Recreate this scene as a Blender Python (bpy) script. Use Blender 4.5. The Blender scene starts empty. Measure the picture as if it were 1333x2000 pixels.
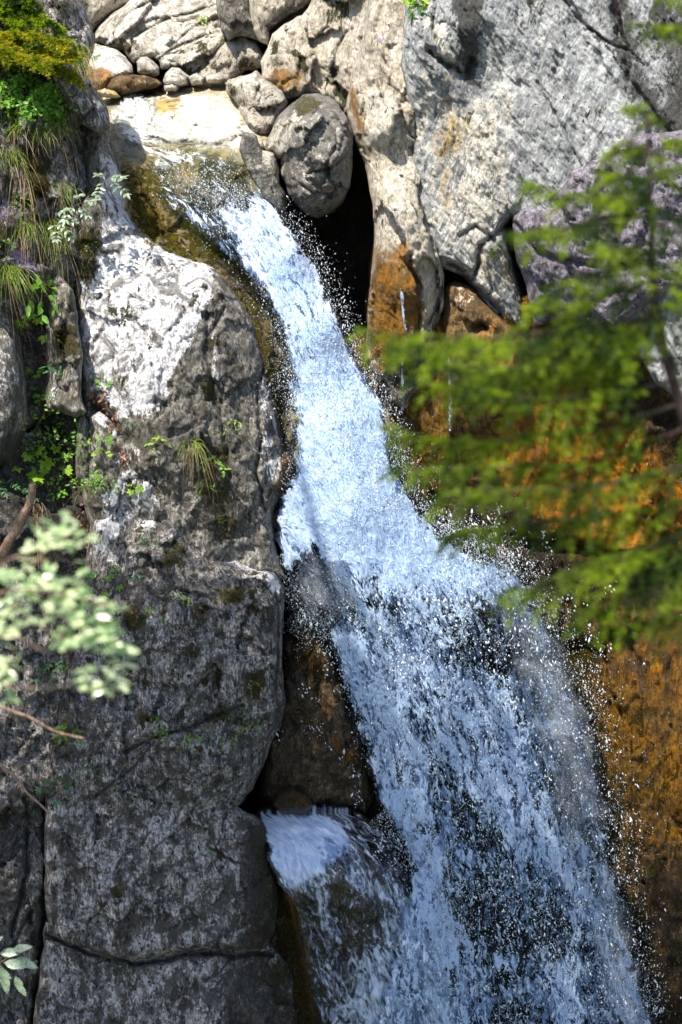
import bpy, math, random
import numpy as np
from mathutils import Vector, Matrix, Euler

random.seed(7); rng = np.random.default_rng(7)
SC = bpy.context.scene
COL = SC.collection

# ------------------------------------------------------------------ camera, world, sun, exposure
CAM = np.array([0.0, -20.0, 5.0]); PX = 0.005
DIST = float(np.linalg.norm(CAM))
FWD = -CAM / DIST; RIGHT = np.array([1.0, 0, 0]); UP = np.cross(RIGHT, FWD)
cam_d = bpy.data.cameras.new('camera'); cam = bpy.data.objects.new('camera', cam_d); COL.objects.link(cam)
cam.location = CAM
cam.rotation_euler = Vector(FWD).to_track_quat('-Z', 'Y').to_euler()
cam_d.sensor_fit = 'VERTICAL'; cam_d.sensor_height = 36.0
cam_d.lens = 18.0 / ((1000 * PX) / DIST)
cam_d.clip_start = 0.1; cam_d.clip_end = 400
cam_d.dof.use_dof = True; cam_d.dof.focus_distance = 20.5; cam_d.dof.aperture_fstop = 2.1
SC.camera = cam

SUN_EL = math.radians(58); SUN_AZ = math.radians(-35)   # azimuth measured from -Y (towards the camera) towards +X
to_sun = Vector((math.sin(SUN_AZ) * math.cos(SUN_EL), -math.cos(SUN_AZ) * math.cos(SUN_EL), math.sin(SUN_EL)))
W = bpy.data.worlds.new('World'); SC.world = W; W.use_nodes = True
nt = W.node_tree
sky = nt.nodes.new('ShaderNodeTexSky'); sky.sky_type = 'NISHITA'; sky.sun_disc = False
sky.sun_elevation = SUN_EL
sky.sun_rotation = math.atan2(to_sun.x, to_sun.y)
nt.links.new(sky.outputs[0], nt.nodes['Background'].inputs[0])
nt.nodes['Background'].inputs[1].default_value = 0.14
sd = bpy.data.lights.new('sun', 'SUN'); sd.energy = 4.7; sd.angle = math.radians(0.5); sd.color = (1.0, 0.93, 0.8)
so = bpy.data.objects.new('sun', sd); COL.objects.link(so)
so.rotation_euler = to_sun.to_track_quat('Z', 'Y').to_euler(); so.location = (-10, -8, 20)
SC.view_settings.view_transform = 'Standard'; SC.view_settings.look = 'None'
SC.view_settings.exposure = 1.05; SC.view_settings.gamma = 1.0
SC.render.engine = 'CYCLES'
SC.cycles.max_bounces = 6; SC.cycles.diffuse_bounces = 3; SC.cycles.glossy_bounces = 2
SC.cycles.transparent_max_bounces = 16; SC.cycles.transmission_bounces = 3
SC.cycles.caustics_reflective = False; SC.cycles.caustics_refractive = False
SC.cycles.sample_clamp_indirect = 4.0

# ------------------------------------------------------------------ helpers
def P(u, v, y):
    """the point at depth y seen at photograph pixel (u, v)"""
    u = np.asarray(u, float); v = np.asarray(v, float); y = np.asarray(y, float)
    a = (u - 666.5) * PX; b = (1000 - v) * PX
    d = FWD * DIST
    dx = d[0] + RIGHT[0] * a; dy = d[1] + UP[1] * b; dz = d[2] + UP[2] * b
    t = (y - CAM[1]) / dy
    return np.stack(np.broadcast_arrays(CAM[0] + dx * t, y, CAM[2] + dz * t), -1)

def sstep(a, b, x):
    t = np.clip((x - a) / (b - a), 0, 1); return t * t * (3 - 2 * t)

def _hash(ix, iy, iz, seed):
    h = (ix.astype(np.int64) * 374761393 + iy.astype(np.int64) * 668265263 + iz.astype(np.int64) * 2147483647 + seed * 1274126177) & 0xffffffff
    h = ((h ^ (h >> 13)) * 1274126177) & 0xffffffff
    h = ((h ^ (h >> 16)) * 2246822519) & 0xffffffff
    return (h ^ (h >> 15)) & 0xffffffff

def noise3(p, seed=0):
    pi = np.floor(p).astype(np.int64); f = p - pi
    w = f * f * f * (f * (f * 6 - 15) + 10)
    out = np.zeros(p.shape[:-1])
    for dx in (0, 1):
        wx = w[..., 0] if dx else 1 - w[..., 0]
        for dy in (0, 1):
            wy = w[..., 1] if dy else 1 - w[..., 1]
            for dz in (0, 1):
                wz = w[..., 2] if dz else 1 - w[..., 2]
                h = _hash(pi[..., 0] + dx, pi[..., 1] + dy, pi[..., 2] + dz, seed)
                gx = (h & 1023) / 511.5 - 1; gy = ((h >> 10) & 1023) / 511.5 - 1; gz = ((h >> 20) & 1023) / 511.5 - 1
                out += wx * wy * wz * (gx * (f[..., 0] - dx) + gy * (f[..., 1] - dy) + gz * (f[..., 2] - dz))
    return out * 1.3

def fbm(p, octv=5, seed=0, gain=0.5, ridged=False):
    a, s, out = 1.0, 0.0, 0
    q = p.copy()
    for k in range(octv):
        n = noise3(q, seed + k * 17)
        if ridged: n = 0.5 - 2 * np.abs(n)
        out = out + a * n; s += a; a *= gain; q = q * 2.03 + 3.1
    return out / s * 1.4

def worley(x, z, seed=0):
    """nearest cell id features in 2-D: f1, f2, cell centre, and two random numbers of the cell"""
    ix = np.floor(x).astype(np.int64); iz = np.floor(z).astype(np.int64)
    f1 = np.full(x.shape, 9.0); f2 = np.full(x.shape, 9.0)
    cx = np.zeros(x.shape); cz = np.zeros(x.shape); r = [np.zeros(x.shape) for _ in range(3)]
    zero = np.zeros_like(ix)
    for dx in (-1, 0, 1):
        for dz in (-1, 0, 1):
            h = _hash(ix + dx, iz + dz, zero, seed); g = _hash(ix + dx, iz + dz, zero + 7, seed + 5)
            px = ix + dx + (h & 1023) / 1023.0; pz = iz + dz + ((h >> 10) & 1023) / 1023.0
            d = np.hypot(px - x, pz - z)
            n = d < f1
            f2 = np.where(n, f1, np.minimum(f2, d))
            f1 = np.where(n, d, f1); cx = np.where(n, px, cx); cz = np.where(n, pz, cz)
            for k in range(3):
                r[k] = np.where(n, ((g >> (10 * k)) & 1023) / 511.5 - 1, r[k])
    return f1, f2, x - cx, z - cz, r

def seg_dist(u, v, pl, closed=False):
    """distance, signed side, and arc length of the nearest point on a polyline"""
    pl = np.asarray(pl, float)
    if closed: pl = np.vstack([pl, pl[:1]])
    best = np.full(u.shape, 1e9); side = np.zeros(u.shape); arc = np.zeros(u.shape); L = 0.0
    for (x0, y0), (x1, y1) in zip(pl[:-1], pl[1:]):
        dx, dy = x1 - x0, y1 - y0; l2 = dx * dx + dy * dy + 1e-9
        t = np.clip(((u - x0) * dx + (v - y0) * dy) / l2, 0, 1)
        d = np.hypot(u - x0 - t * dx, v - y0 - t * dy)
        n = d < best
        best = np.where(n, d, best)
        side = np.where(n, np.sign(dx * (v - y0) - dy * (u - x0)), side)
        arc = np.where(n, L + t * math.sqrt(l2), arc); L += math.sqrt(l2)
    return best, side, arc

def sdf_poly(u, v, poly):
    """signed distance to a polygon, positive inside (pixels)"""
    poly = np.asarray(poly, float)
    d, _, _ = seg_dist(u, v, poly, closed=True)
    ins = np.zeros(u.shape, bool); q = np.roll(poly, -1, 0)
    for (x0, y0), (x1, y1) in zip(poly, q):
        if y0 == y1: continue
        c = ((y0 > v) != (y1 > v)) & (u < (x1 - x0) * (v - y0) / (y1 - y0) + x0)
        ins ^= c
    return np.where(ins, d, -d)

def tps(ctrl):
    """thin plate spline through (u, v, depth) points; a constant when there is only one"""
    c = np.asarray(ctrl, float)
    if len(c) < 3:
        return lambda u, v: np.full(u.shape, c[:, 2].mean())
    x = c[:, :2] / 100.0; n = len(c)
    def K(r): return np.where(r > 1e-9, r * r * np.log(r + 1e-12), 0)
    r = np.hypot(x[:, None, 0] - x[None, :, 0], x[:, None, 1] - x[None, :, 1])
    A = np.zeros((n + 3, n + 3)); A[:n, :n] = K(r) + np.eye(n) * 1e-3
    A[:n, n] = 1; A[:n, n + 1:] = x; A[n, :n] = 1; A[n + 1:, :n] = x.T
    w = np.linalg.lstsq(A, np.concatenate([c[:, 2], [0, 0, 0]]), rcond=None)[0]
    def f(u, v):
        uu, vv = u / 100.0, v / 100.0
        out = w[n] + w[n + 1] * uu + w[n + 2] * vv
        for k in range(n):
            out = out + w[k] * K(np.hypot(uu - x[k, 0], vv - x[k, 1]))
        return out
    return f

def mesh_obj(name, verts, faces, mat=None, parent=None, smooth=False, origin=None, fverts=None):
    """verts (n,3) array and faces as an (m,3|4) array or list of tuples -> one mesh object whose origin is its base"""
    verts = np.asarray(verts, float).reshape(-1, 3)
    if origin is None:
        origin = np.array([verts[:, 0].mean(), verts[:, 1].mean(), verts[:, 2].min()])
    origin = np.asarray(origin, float)
    me = bpy.data.meshes.new(name)
    if isinstance(faces, np.ndarray):
        k = faces.shape[1]; m = len(faces)
        me.vertices.add(len(verts)); me.vertices.foreach_set('co', (verts - origin).astype(np.float32).ravel())
        me.loops.add(m * k); me.loops.foreach_set('vertex_index', faces.astype(np.int32).ravel())
        me.polygons.add(m); me.polygons.foreach_set('loop_start', (np.arange(m) * k).astype(np.int32))
        me.update(calc_edges=True)
    else:
        me.from_pydata([tuple(q) for q in (verts - origin)], [], faces)
    if smooth: me.polygons.foreach_set('use_smooth', [True] * len(me.polygons))
    if mat: me.materials.append(mat)
    o = bpy.data.objects.new(name, me); COL.objects.link(o)
    o.location = origin
    if parent is not None:
        o.parent = parent; o.location = origin - np.array(parent.location)
    return o

def tag(o, label=None, cat=None, group=None, kind=None):
    if label: o['label'] = label
    if cat: o['category'] = cat
    if group: o['group'] = group
    if kind: o['kind'] = kind
    return o

def thing(name, loc, label, cat, group=None):
    o = bpy.data.objects.new(name, None); COL.objects.link(o); o.location = loc; o.empty_display_size = 0.1
    return tag(o, label, cat, group)

# ------------------------------------------------------------------ node helpers
class NT:
    def __init__(self, name):
        self.m = bpy.data.materials.new(name); self.m.use_nodes = True
        self.t = self.m.node_tree; self.t.nodes.clear()
        self.out = self.t.nodes.new('ShaderNodeOutputMaterial')
    def n(self, kind, **kw):
        nd = self.t.nodes.new('ShaderNode' + kind)
        for k, v in kw.items(): setattr(nd, k, v)
        return nd
    def put(self, sock, v):
        if isinstance(v, bpy.types.NodeSocket): self.t.links.new(v, sock)
        elif v is not None: sock.default_value = v
    def math(self, op, a, b=None, c=None, clamp=False):
        nd = self.n('Math', operation=op); nd.use_clamp = clamp
        self.put(nd.inputs[0], a)
        if b is not None: self.put(nd.inputs[1], b)
        if c is not None: self.put(nd.inputs[2], c)
        return nd.outputs[0]
    def step(self, a, b, x):
        nd = self.n('MapRange', interpolation_type='SMOOTHSTEP')
        self.put(nd.inputs['Value'], x); self.put(nd.inputs['From Min'], a); self.put(nd.inputs['From Max'], b)
        return nd.outputs[0]
    def mix(self, f, a, b):
        nd = self.n('Mix', data_type='RGBA')
        self.put(nd.inputs[0], f)
        for s, v in ((nd.inputs[6], a), (nd.inputs[7], b)):
            self.put(s, (*v, 1) if isinstance(v, tuple) and len(v) == 3 else v)
        return nd.outputs[2]
    def noise(self, vec, scale, detail=6, rough=0.6, dist=0.0, lac=2.0):
        nd = self.n('TexNoise'); self.put(nd.inputs['Vector'], vec)
        nd.inputs['Scale'].default_value = scale; nd.inputs['Detail'].default_value = detail
        nd.inputs['Roughness'].default_value = rough; nd.inputs['Distortion'].default_value = dist
        nd.inputs['Lacunarity'].default_value = lac
        return nd.outputs[0]
    def mapping(self, vec, scale=(1, 1, 1), rot=(0, 0, 0), loc=(0, 0, 0)):
        nd = self.n('Mapping'); self.put(nd.inputs[0], vec)
        nd.inputs['Location'].default_value = loc; nd.inputs['Rotation'].default_value = rot; nd.inputs['Scale'].default_value = scale
        return nd.outputs[0]
    def ramp(self, f, stops):
        nd = self.n('ValToRGB'); self.put(nd.inputs[0], f); cr = nd.color_ramp
        while len(cr.elements) < len(stops): cr.elements.new(0.5)
        for e, (p, c) in zip(cr.elements, stops): e.position = p; e.color = (*c, 1)
        return nd.outputs[0]
    def bump(self, h, strength=0.5, dist=0.02, normal=None):
        nd = self.n('Bump'); nd.inputs['Strength'].default_value = strength; nd.inputs['Distance'].default_value = dist
        self.put(nd.inputs['Height'], h)
        if normal is not None: self.put(nd.inputs['Normal'], normal)
        return nd.outputs[0]
    def attr(self, name):
        nd = self.n('Attribute'); nd.attribute_name = name; return nd

def rock_mat(name, dark, mid, light, bare, moss=(0.045, 0.05, 0.008), stain=(0.32, 0.13, 0.02), deep=(0.012, 0.011, 0.009),
             contrast=1.0, stretch=(1, 1, 0.45), rot=(0, 0, 0), scale=1.0, rough=0.85, wetrough=0.28, tint=(0.42, 0.34, 0.55), bumps=1.0, grain=1.0, speck=0.8, patch=0.8, streak=0.55):
    """mottled limestone; the masks paint bare stone, moss, mineral stain, wet film / biofilm, lilac crust and some painted light and shade"""
    N = NT(name)
    pos = N.n('NewGeometry').outputs['Position']
    p1 = N.mapping(pos, (1, 1, 1), rot); ps = N.mapping(p1, stretch)
    n1 = N.noise(p1, 2.3 * scale, 8, 0.62, 0.3)
    n2 = N.noise(ps, 11 * scale, 9, 0.72, 0.4)
    n3 = N.noise(ps, 48 * scale, 4, 0.65)
    m = N.attr('mask'); m2 = N.attr('mask2')
    sp = N.n('SeparateColor'); N.t.links.new(m.outputs['Color'], sp.inputs[0])
    sp2 = N.n('SeparateColor'); N.t.links.new(m2.outputs['Color'], sp2.inputs[0])
    L, M, O, Wt = sp.outputs[0], sp.outputs[1], sp.outputs[2], m.outputs['Alpha']
    D, T, Q = sp2.outputs[0], sp2.outputs[1], sp2.outputs[2]
    a = N.math('MULTIPLY_ADD', n2, 0.80, N.math('MULTIPLY', n3, 0.40 * grain))
    a = N.math('ADD', a, N.math('MULTIPLY_ADD', n1, 0.40, 0.20 * (1 - grain)))
    c0 = 0.80
    w = 0.062 / contrast
    col = N.ramp(a, [(c0 - 1.7 * w, dark), (c0 - 0.1 * w, mid), (c0 + 1.7 * w, light)])
    # bare stone, and painted lit flanks and sheen
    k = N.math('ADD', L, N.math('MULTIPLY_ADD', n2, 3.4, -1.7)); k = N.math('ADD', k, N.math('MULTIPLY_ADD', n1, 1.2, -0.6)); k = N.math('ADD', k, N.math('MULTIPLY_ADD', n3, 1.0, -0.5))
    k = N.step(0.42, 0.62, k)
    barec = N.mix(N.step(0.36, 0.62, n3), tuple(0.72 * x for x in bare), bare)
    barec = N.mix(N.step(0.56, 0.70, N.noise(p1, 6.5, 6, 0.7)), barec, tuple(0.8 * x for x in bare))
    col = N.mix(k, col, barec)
    pa = N.noise(p1, 4.6 * scale, 4, 0.6, 1.2)
    col = N.mix(N.math('MULTIPLY', N.step(0.50, 0.60, pa), patch), col, tuple(0.55 * x + 0.45 * y for x, y in zip(dark, mid)))
    col = N.mix(N.math('MULTIPLY', N.step(0.46, 0.36, pa), patch * 0.7), col, N.mix(N.step(0.42, 0.6, n3), mid, light))
    stk = N.noise(N.mapping(p1, (1, 1, 0.10)), 13 * scale, 5, 0.65, 0.3)
    col = N.mix(N.math('MULTIPLY', N.step(0.54, 0.66, stk), streak), col, tuple(1.6 * x for x in dark))
    spk = N.math('MAXIMUM', N.step(0.60, 0.66, N.noise(N.mapping(p1, (1, 1, 0.45)), 17 * scale, 4, 0.6, 0.5)), N.math('MULTIPLY', N.step(0.60, 0.66, N.noise(p1, 40 * scale, 2, 0.6, 0.4)), 0.7))
    spk = N.math('MULTIPLY', spk, N.step(0.40, 0.56, N.noise(p1, 1.9, 3, 0.6)))
    col = N.mix(N.math('MULTIPLY', spk, speck), col, dark)  # black lichen specks, also painting the shade of small pits
    # stain
    s = N.math('ADD', O, N.math('MULTIPLY_ADD', n2, 2.2, -1.1)); s = N.math('ADD', s, N.math('MULTIPLY_ADD', n1, 1.6, -0.8))
    s = N.math('MULTIPLY', N.step(0.30, 0.75, s), 0.92)
    sc = N.mix(N.step(0.38, 0.62, N.noise(ps, 7, 7, 0.7, 0.6)), tuple(0.30 * x for x in stain), stain)
    col = N.mix(s, col, sc)
    # lilac crust
    t = N.math('ADD', T, N.math('MULTIPLY_ADD', n2, 4.0, -2.0)); t = N.step(0.45, 0.8, t)
    col = N.mix(t, col, N.mix(N.step(0.4, 0.62, n3), tuple(0.45 * x for x in tint), tint))
    # dark biofilm, and shade painted into cracks, recesses and dim sides
    d = N.math('ADD', D, N.math('MULTIPLY_ADD', n2, 3.0, -1.5)); d = N.math('ADD', d, N.math('MULTIPLY_ADD', n1, 1.5, -0.75)); d = N.math('ADD', d, N.math('MULTIPLY_ADD', n3, 0.8, -0.4))
    col = N.mix(N.math('MULTIPLY', N.step(0.35, 0.7, d), 0.9), col, N.mix(N.step(0.45, 0.62, n3), deep, tuple(3.5 * x for x in deep)))
    # moss
    g = N.math('ADD', M, N.math('MULTIPLY_ADD', n2, 3.2, -1.6)); g = N.math('ADD', g, N.math('MULTIPLY_ADD', n1, 1.8, -0.9))
    g = N.step(0.46, 0.62, g)
    mc = N.mix(N.step(0.35, 0.65, N.noise(p1, 30, 5, 0.7)), tuple(0.35 * x for x in moss), moss)
    mc = N.mix(N.step(0.55, 0.7, N.noise(p1, 90, 2, 0.5)), mc, tuple(2.2 * x for x in moss))
    col = N.mix(g, col, mc)
    # wet film darkens (the stone itself is soaked there) and is glossy
    wet = N.step(0.3, 0.7, N.math('ADD', Wt, N.math('MULTIPLY_ADD', n1, 0.8, -0.4)))
    hs = N.n('HueSaturation'); N.put(hs.inputs['Color'], col); hs.inputs['Saturation'].default_value = 1.25; hs.inputs['Value'].default_value = 0.62
    col = N.mix(wet, col, hs.outputs[0])
    b = N.n('BsdfPrincipled'); N.put(b.inputs['Base Color'], col)
    r = N.math('ADD', N.math('MULTIPLY', wet, wetrough - rough), rough)
    r = N.math('ADD', r, N.math('MULTIPLY_ADD', n3, 0.3, -0.15), clamp=True)
    N.put(b.inputs['Roughness'], r)
    b.inputs['Specular IOR Level'].default_value = 0.45
    vo = N.n('TexVoronoi'); N.put(vo.inputs['Vector'], ps); vo.inputs['Scale'].default_value = 26 * scale; vo.inputs['Randomness'].default_value = 1
    pit = N.step(0.05, 0.35, vo.outputs['Distance'])
    h = N.math('ADD', N.math('MULTIPLY', n2, 1.0), N.math('MULTIPLY', n3, 0.45)); h = N.math('ADD', h, N.math('MULTIPLY', pit, 0.10))
    h = N.math('ADD', h, N.math('MULTIPLY', g, N.math('MULTIPLY', N.noise(p1, 120, 3, 0.6), 0.5)))
    N.put(b.inputs['Normal'], N.bump(h, 0.9 * bumps, 0.075 * bumps))
    N.t.links.new(b.outputs[0], N.out.inputs[0])
    return N.m

# ------------------------------------------------------------------ rock bodies
SURF = []      # (u0, v0, step, y grid) of every rock, so that plants can be rooted on the stone
def surf_y(u, v, default=0.5):
    best = None
    for (u0, v0, st, Y) in SURF:
        i = int(round((v - v0) / st)); j = int(round((u - u0) / st))
        if 0 <= i < Y.shape[0] and 0 <= j < Y.shape[1] and not math.isnan(Y[i, j]):
            if best is None or Y[i, j] < best: best = float(Y[i, j])
    return default if best is None else best

def rock(name, poly, ctrl, mat, step=4, edge=45, roll=0.30, thick=1.0, inset=0.35, jit=5, amp=(0.07, 0.028, 0.007),
         facets=(), cracks=(), masks=(), aniso=(1, 1, 1), tilt=0.0, seed=1, cap=True, ridge=0.0, rug=0.03, flat=(), smooth=True, reg=True):
    poly = np.asarray(poly, float)
    u0, v0 = poly.min(0) - 3 * step - jit; u1, v1 = poly.max(0) + 3 * step + jit
    us = np.arange(u0, u1, step); vs = np.arange(v0, v1, step)
    U, V = np.meshgrid(us, vs)
    S = sdf_poly(U, V, poly)
    q = np.stack([U / 60, V / 60, np.full(U.shape, seed * 3.7)], -1)
    S = S + jit * fbm(q, 4, seed + 3, 0.55)
    gy, gx = np.gradient(S, step); gl = np.hypot(gx, gy) + 1e-6
    gx /= gl; gy /= gl
    out = S < 0
    near = S > -step * 1.6
    U = np.where(out & near, U - S * gx, U); V = np.where(out & near, V - S * gy, V)
    S = np.where(out & near, 0, S)
    dep = tps(ctrl)(U, V)
    X = (U - 666.5) * PX; Z = (1000 - V) * PX
    ca, sa = math.cos(tilt), math.sin(tilt)
    Xr, Zr = X * ca + Z * sa, -X * sa + Z * ca
    Pn = np.stack([Xr * aniso[0], dep * aniso[1], Zr * aniso[2]], -1)
    wob = fbm(Pn * 1.7, 5, seed + 40, 0.6) * 0.45
    for (sc, am, sh) in facets:      # (cells per metre, relief, crease depth)
        f1, f2, fx, fz, r = worley(Xr * aniso[0] * sc + wob, Zr * aniso[2] * sc + wob * 1.3, seed + int(sc * 10))
        dep = dep + am * (r[0] * 0.5 + r[1] * fx * 0.9 + r[2] * fz * 0.9) + sh * 0.8 * np.exp(-((f2 - f1) / 0.05) ** 2) * sstep(0.0, 0.35, fbm(Pn * 2.3 + sc, 3, seed + 44))
    dep = dep + amp[0] * fbm(Pn * 1.6, 4, seed) * 1.2
    if ridge: dep = dep - ridge * fbm(Pn * 3.0, 5, seed + 90, 0.55, ridged=True)
    dep = dep + amp[1] * fbm(Pn * 6.5, 4, seed + 1, 0.6) + amp[2] * fbm(Pn * 26.0, 3, seed + 2, 0.65) * 1.2
    dep = dep + rug * (np.abs(fbm(Pn * 9.0, 4, seed + 95, 0.6)) + 0.5 * np.abs(fbm(Pn * 22.0, 3, seed + 96, 0.6)))
    dark = np.zeros(U.shape)
    for (pl, wd, dp) in cracks:
        wj = wd * (1 + 0.9 * fbm(np.stack([U / 30, V / 30, U * 0], -1), 3, seed + 60))
        off = 7 * fbm(np.stack([U / 45, V / 45, U * 0 + 5], -1), 4, seed + 61)
        d, sgn, _ = seg_dist(U + off, V - off, pl)
        fall = np.exp(-(d / np.maximum(wj, 1.5)) ** 2)
        dep = dep + dp * fall
        dark = np.maximum(dark, fall * 0.8)  # crack shade painted into the dark channel
    e = np.clip(1 - S / edge, 0, 1); roll = roll * np.ones(U.shape)
    for pg in flat: roll = roll * (1 - 0.85 * sstep(-30, 30, sdf_poly(U, V, pg)))
    dep = dep + roll * (1 - np.sqrt(np.clip(1 - e ** 2, 0, 1)))
    M = np.zeros(U.shape + (4,)); M2 = np.zeros(U.shape + (4,)); M2[..., 0] = dark * 0.8; M2[..., 3] = 1
    wu = U + 14 * fbm(q * 2, 3, seed + 70); wv = V + 14 * fbm(q * 2 + 9, 3, seed + 71)
    for (ch, pg, soft, val) in masks:
        soft = soft * (1.8 if ch in 'MODT' else 1.5)
        if pg is None: mk = np.full(U.shape, float(val))
        else: mk = val * sstep(-soft, soft, sdf_poly(wu, wv, pg))
        k = 'LMOWDTQ'.index(ch); tgt = M if k < 4 else M2
        kk = k if k < 4 else k - 4
        tgt[..., kk] = np.maximum(tgt[..., kk], mk) if val > 0 else tgt[..., kk] * (1 - sstep(-soft, soft, sdf_poly(wu, wv, pg)) * -val)
    # moss grows as a cushion
    mm = sstep(0.4, 0.8, M[..., 1])
    dep = dep - mm * (0.02 + 0.035 * fbm(np.stack([X, dep, Z], -1) * 14, 3, seed + 80))
    W3 = P(U, V, dep)
    ny, nx = U.shape
    keep = near
    fm = (keep[:-1, :-1] & keep[1:, :-1] & keep[1:, 1:] & keep[:-1, 1:])
    ins = ~out
    fm &= (ins[:-1, :-1] | ins[1:, :-1] | ins[1:, 1:] | ins[:-1, 1:])
    idx = np.arange(ny * nx).reshape(ny, nx)
    F = np.stack([idx[:-1, :-1][fm], idx[1:, :-1][fm], idx[1:, 1:][fm], idx[:-1, 1:][fm]], -1)
    used = np.unique(F); rem = np.full(ny * nx, -1); rem[used] = np.arange(len(used)); F = rem[F]
    verts = W3.reshape(-1, 3)[used]
    mk1 = M.reshape(-1, 4)[used]; mk2 = M2.reshape(-1, 4)[used]
    # sides and back: rings pulled backwards and inwards from the outline
    ed = np.concatenate([F[:, [0, 1]], F[:, [1, 2]], F[:, [2, 3]], F[:, [3, 0]]])
    key = np.sort(ed, 1); code = key[:, 0] * (len(verts) + 1) + key[:, 1]
    uq, inv, cnt = np.unique(code, return_inverse=True, return_counts=True)
    be = ed[cnt[inv] == 1]
    bv = np.unique(be); bm = np.full(len(verts), -1); bm[bv] = np.arange(len(bv))
    Ub = U.reshape(-1)[used][bv]; Vb = V.reshape(-1)[used][bv]; Yb = verts[bv, 1]
    gxb = gx.reshape(-1)[used][bv]; gyb = gy.reshape(-1)[used][bv]
    cu, cv = Ub.mean(), Vb.mean()
    rings = 9; prev = bv; allv = [verts]; fs = [F]; nv = len(verts)
    yref = np.median(Yb)
    for k in range(1, rings + 1):
        t = k / rings
        fr = inset * (1 - math.sqrt(max(0, 1 - t * t))) if cap else inset * 0.3 * t
        uu = Ub + (cu - Ub) * fr; vv = Vb + (cv - Vb) * fr
        yy = Yb + thick * t
        yy = yy + (yref + thick - yy) * t * t if cap else yy
        base = P(uu, vv, yy)
        nz = fbm(base * 2.2, 4, seed + 5)[:, None] * 0.06 * math.sin(min(1, t * 2) * math.pi / 2)
        dirn = np.stack([gxb, np.zeros_like(gxb), -gyb], -1)
        ring = base + dirn * nz
        new = np.arange(len(bv)) + nv; nv += len(bv)
        allv.append(ring)
        fs.append(np.stack([be[:, 1] if k == 1 else prev[bm[be[:, 1]]], be[:, 0] if k == 1 else prev[bm[be[:, 0]]], new[bm[be[:, 0]]], new[bm[be[:, 1]]]], -1))
        mk1 = np.vstack([mk1, mk1[bv]]); mk2 = np.vstack([mk2, mk2[bv]])
        prev = new
    if cap:
        allv.append(allv[-1].mean(0, keepdims=True)); c = nv
        fs.append(np.stack([prev[bm[be[:, 1]]], prev[bm[be[:, 0]]], np.full(len(be), c), np.full(len(be), c)], -1))
        mk1 = np.vstack([mk1, mk1[:1]]); mk2 = np.vstack([mk2, mk2[:1]])
    verts = np.vstack(allv); quads = np.vstack(fs)
    if cap:   # last fan as triangles: build through two lists
        tri = quads[-len(be):, :3]; quads = quads[:-len(be)]
        T2 = np.vstack([quads[:, [0, 1, 2]], quads[:, [0, 2, 3]], tri])
    else:
        T2 = np.vstack([quads[:, [0, 1, 2]], quads[:, [0, 2, 3]]])
    o = mesh_obj(name, verts, T2, mat, smooth=smooth)
    me = o.data
    for nm, arr in (('mask', mk1), ('mask2', mk2)):
        at = me.attributes.new(nm, 'FLOAT_COLOR', 'POINT'); at.data.foreach_set('color', arr.astype(np.float32).ravel())
    if reg:
        Yg = np.where(keep & (S >= 0), dep, np.nan); SURF.append((u0, v0, step, Yg))
    return o
# ------------------------------------------------------------------ rock materials
m_grey = rock_mat('mottled_limestone', (0.022, 0.019, 0.014), (0.165, 0.152, 0.135), (0.68, 0.65, 0.65), (0.80, 0.79, 0.84), moss=(0.052, 0.046, 0.009), contrast=1.2)  # limestone mottled dark and pale
m_left = rock_mat('grey_limestone', (0.034, 0.030, 0.020), (0.18, 0.165, 0.14), (0.52, 0.49, 0.44), (0.84, 0.83, 0.87), moss=(0.05, 0.042, 0.008), contrast=1.0)
m_white = rock_mat('pale_limestone', (0.10, 0.085, 0.06), (0.46, 0.42, 0.35), (0.74, 0.70, 0.62), (0.80, 0.76, 0.69), moss=(0.08, 0.062, 0.012), stain=(0.36, 0.17, 0.04), contrast=0.6, stretch=(1, 1, 0.8), streak=0.15, patch=0.4)
m_tan = rock_mat('tan_limestone', (0.11, 0.09, 0.06), (0.52, 0.46, 0.37), (0.74, 0.68, 0.59), (0.74, 0.68, 0.60), stain=(0.36, 0.17, 0.02), contrast=0.6, stretch=(1, 1, 0.4), speck=0.6, patch=0.5, streak=0.4)
m_blue = rock_mat('bluish_shade_limestone', (0.08, 0.082, 0.085), (0.34, 0.355, 0.365), (0.60, 0.61, 0.61), (0.66, 0.61, 0.52), contrast=0.7, streak=0.5, patch=0.55, speck=0.5, stretch=(1, 1, 0.22), rot=(0, math.radians(-24), 0), stain=(0.50, 0.38, 0.18))  # bluish tone paints the shade on this side of the cliff
m_round = rock_mat('weathered_boulder', (0.07, 0.065, 0.055), (0.20, 0.19, 0.17), (0.36, 0.34, 0.31), (0.66, 0.61, 0.52), moss=(0.10, 0.085, 0.02), contrast=0.75, stretch=(1, 1, 1))
m_lilac = rock_mat('lilac_limestone', (0.03, 0.024, 0.030), (0.26, 0.23, 0.28), (0.60, 0.56, 0.64), (0.70, 0.66, 0.74), contrast=0.7, tint=(0.55, 0.42, 0.70))
m_wet = rock_mat('wet_brown_rock', (0.012, 0.009, 0.006), (0.10, 0.074, 0.042), (0.32, 0.26, 0.18), (0.55, 0.36, 0.22), moss=(0.055, 0.040, 0.008), stain=(0.30, 0.115, 0.010), contrast=0.8, rough=0.5, wetrough=0.10, deep=(0.004, 0.0035, 0.003))
m_ochre = rock_mat('ochre_wet_rock', (0.02, 0.012, 0.004), (0.15, 0.085, 0.028), (0.34, 0.21, 0.075), (0.75, 0.62, 0.50), moss=(0.055, 0.042, 0.008), stain=(0.66, 0.27, 0.025), contrast=0.8, stretch=(1, 1, 0.22), streak=0.8, rough=0.6, wetrough=0.22, deep=(0.006, 0.005, 0.003))
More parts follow.
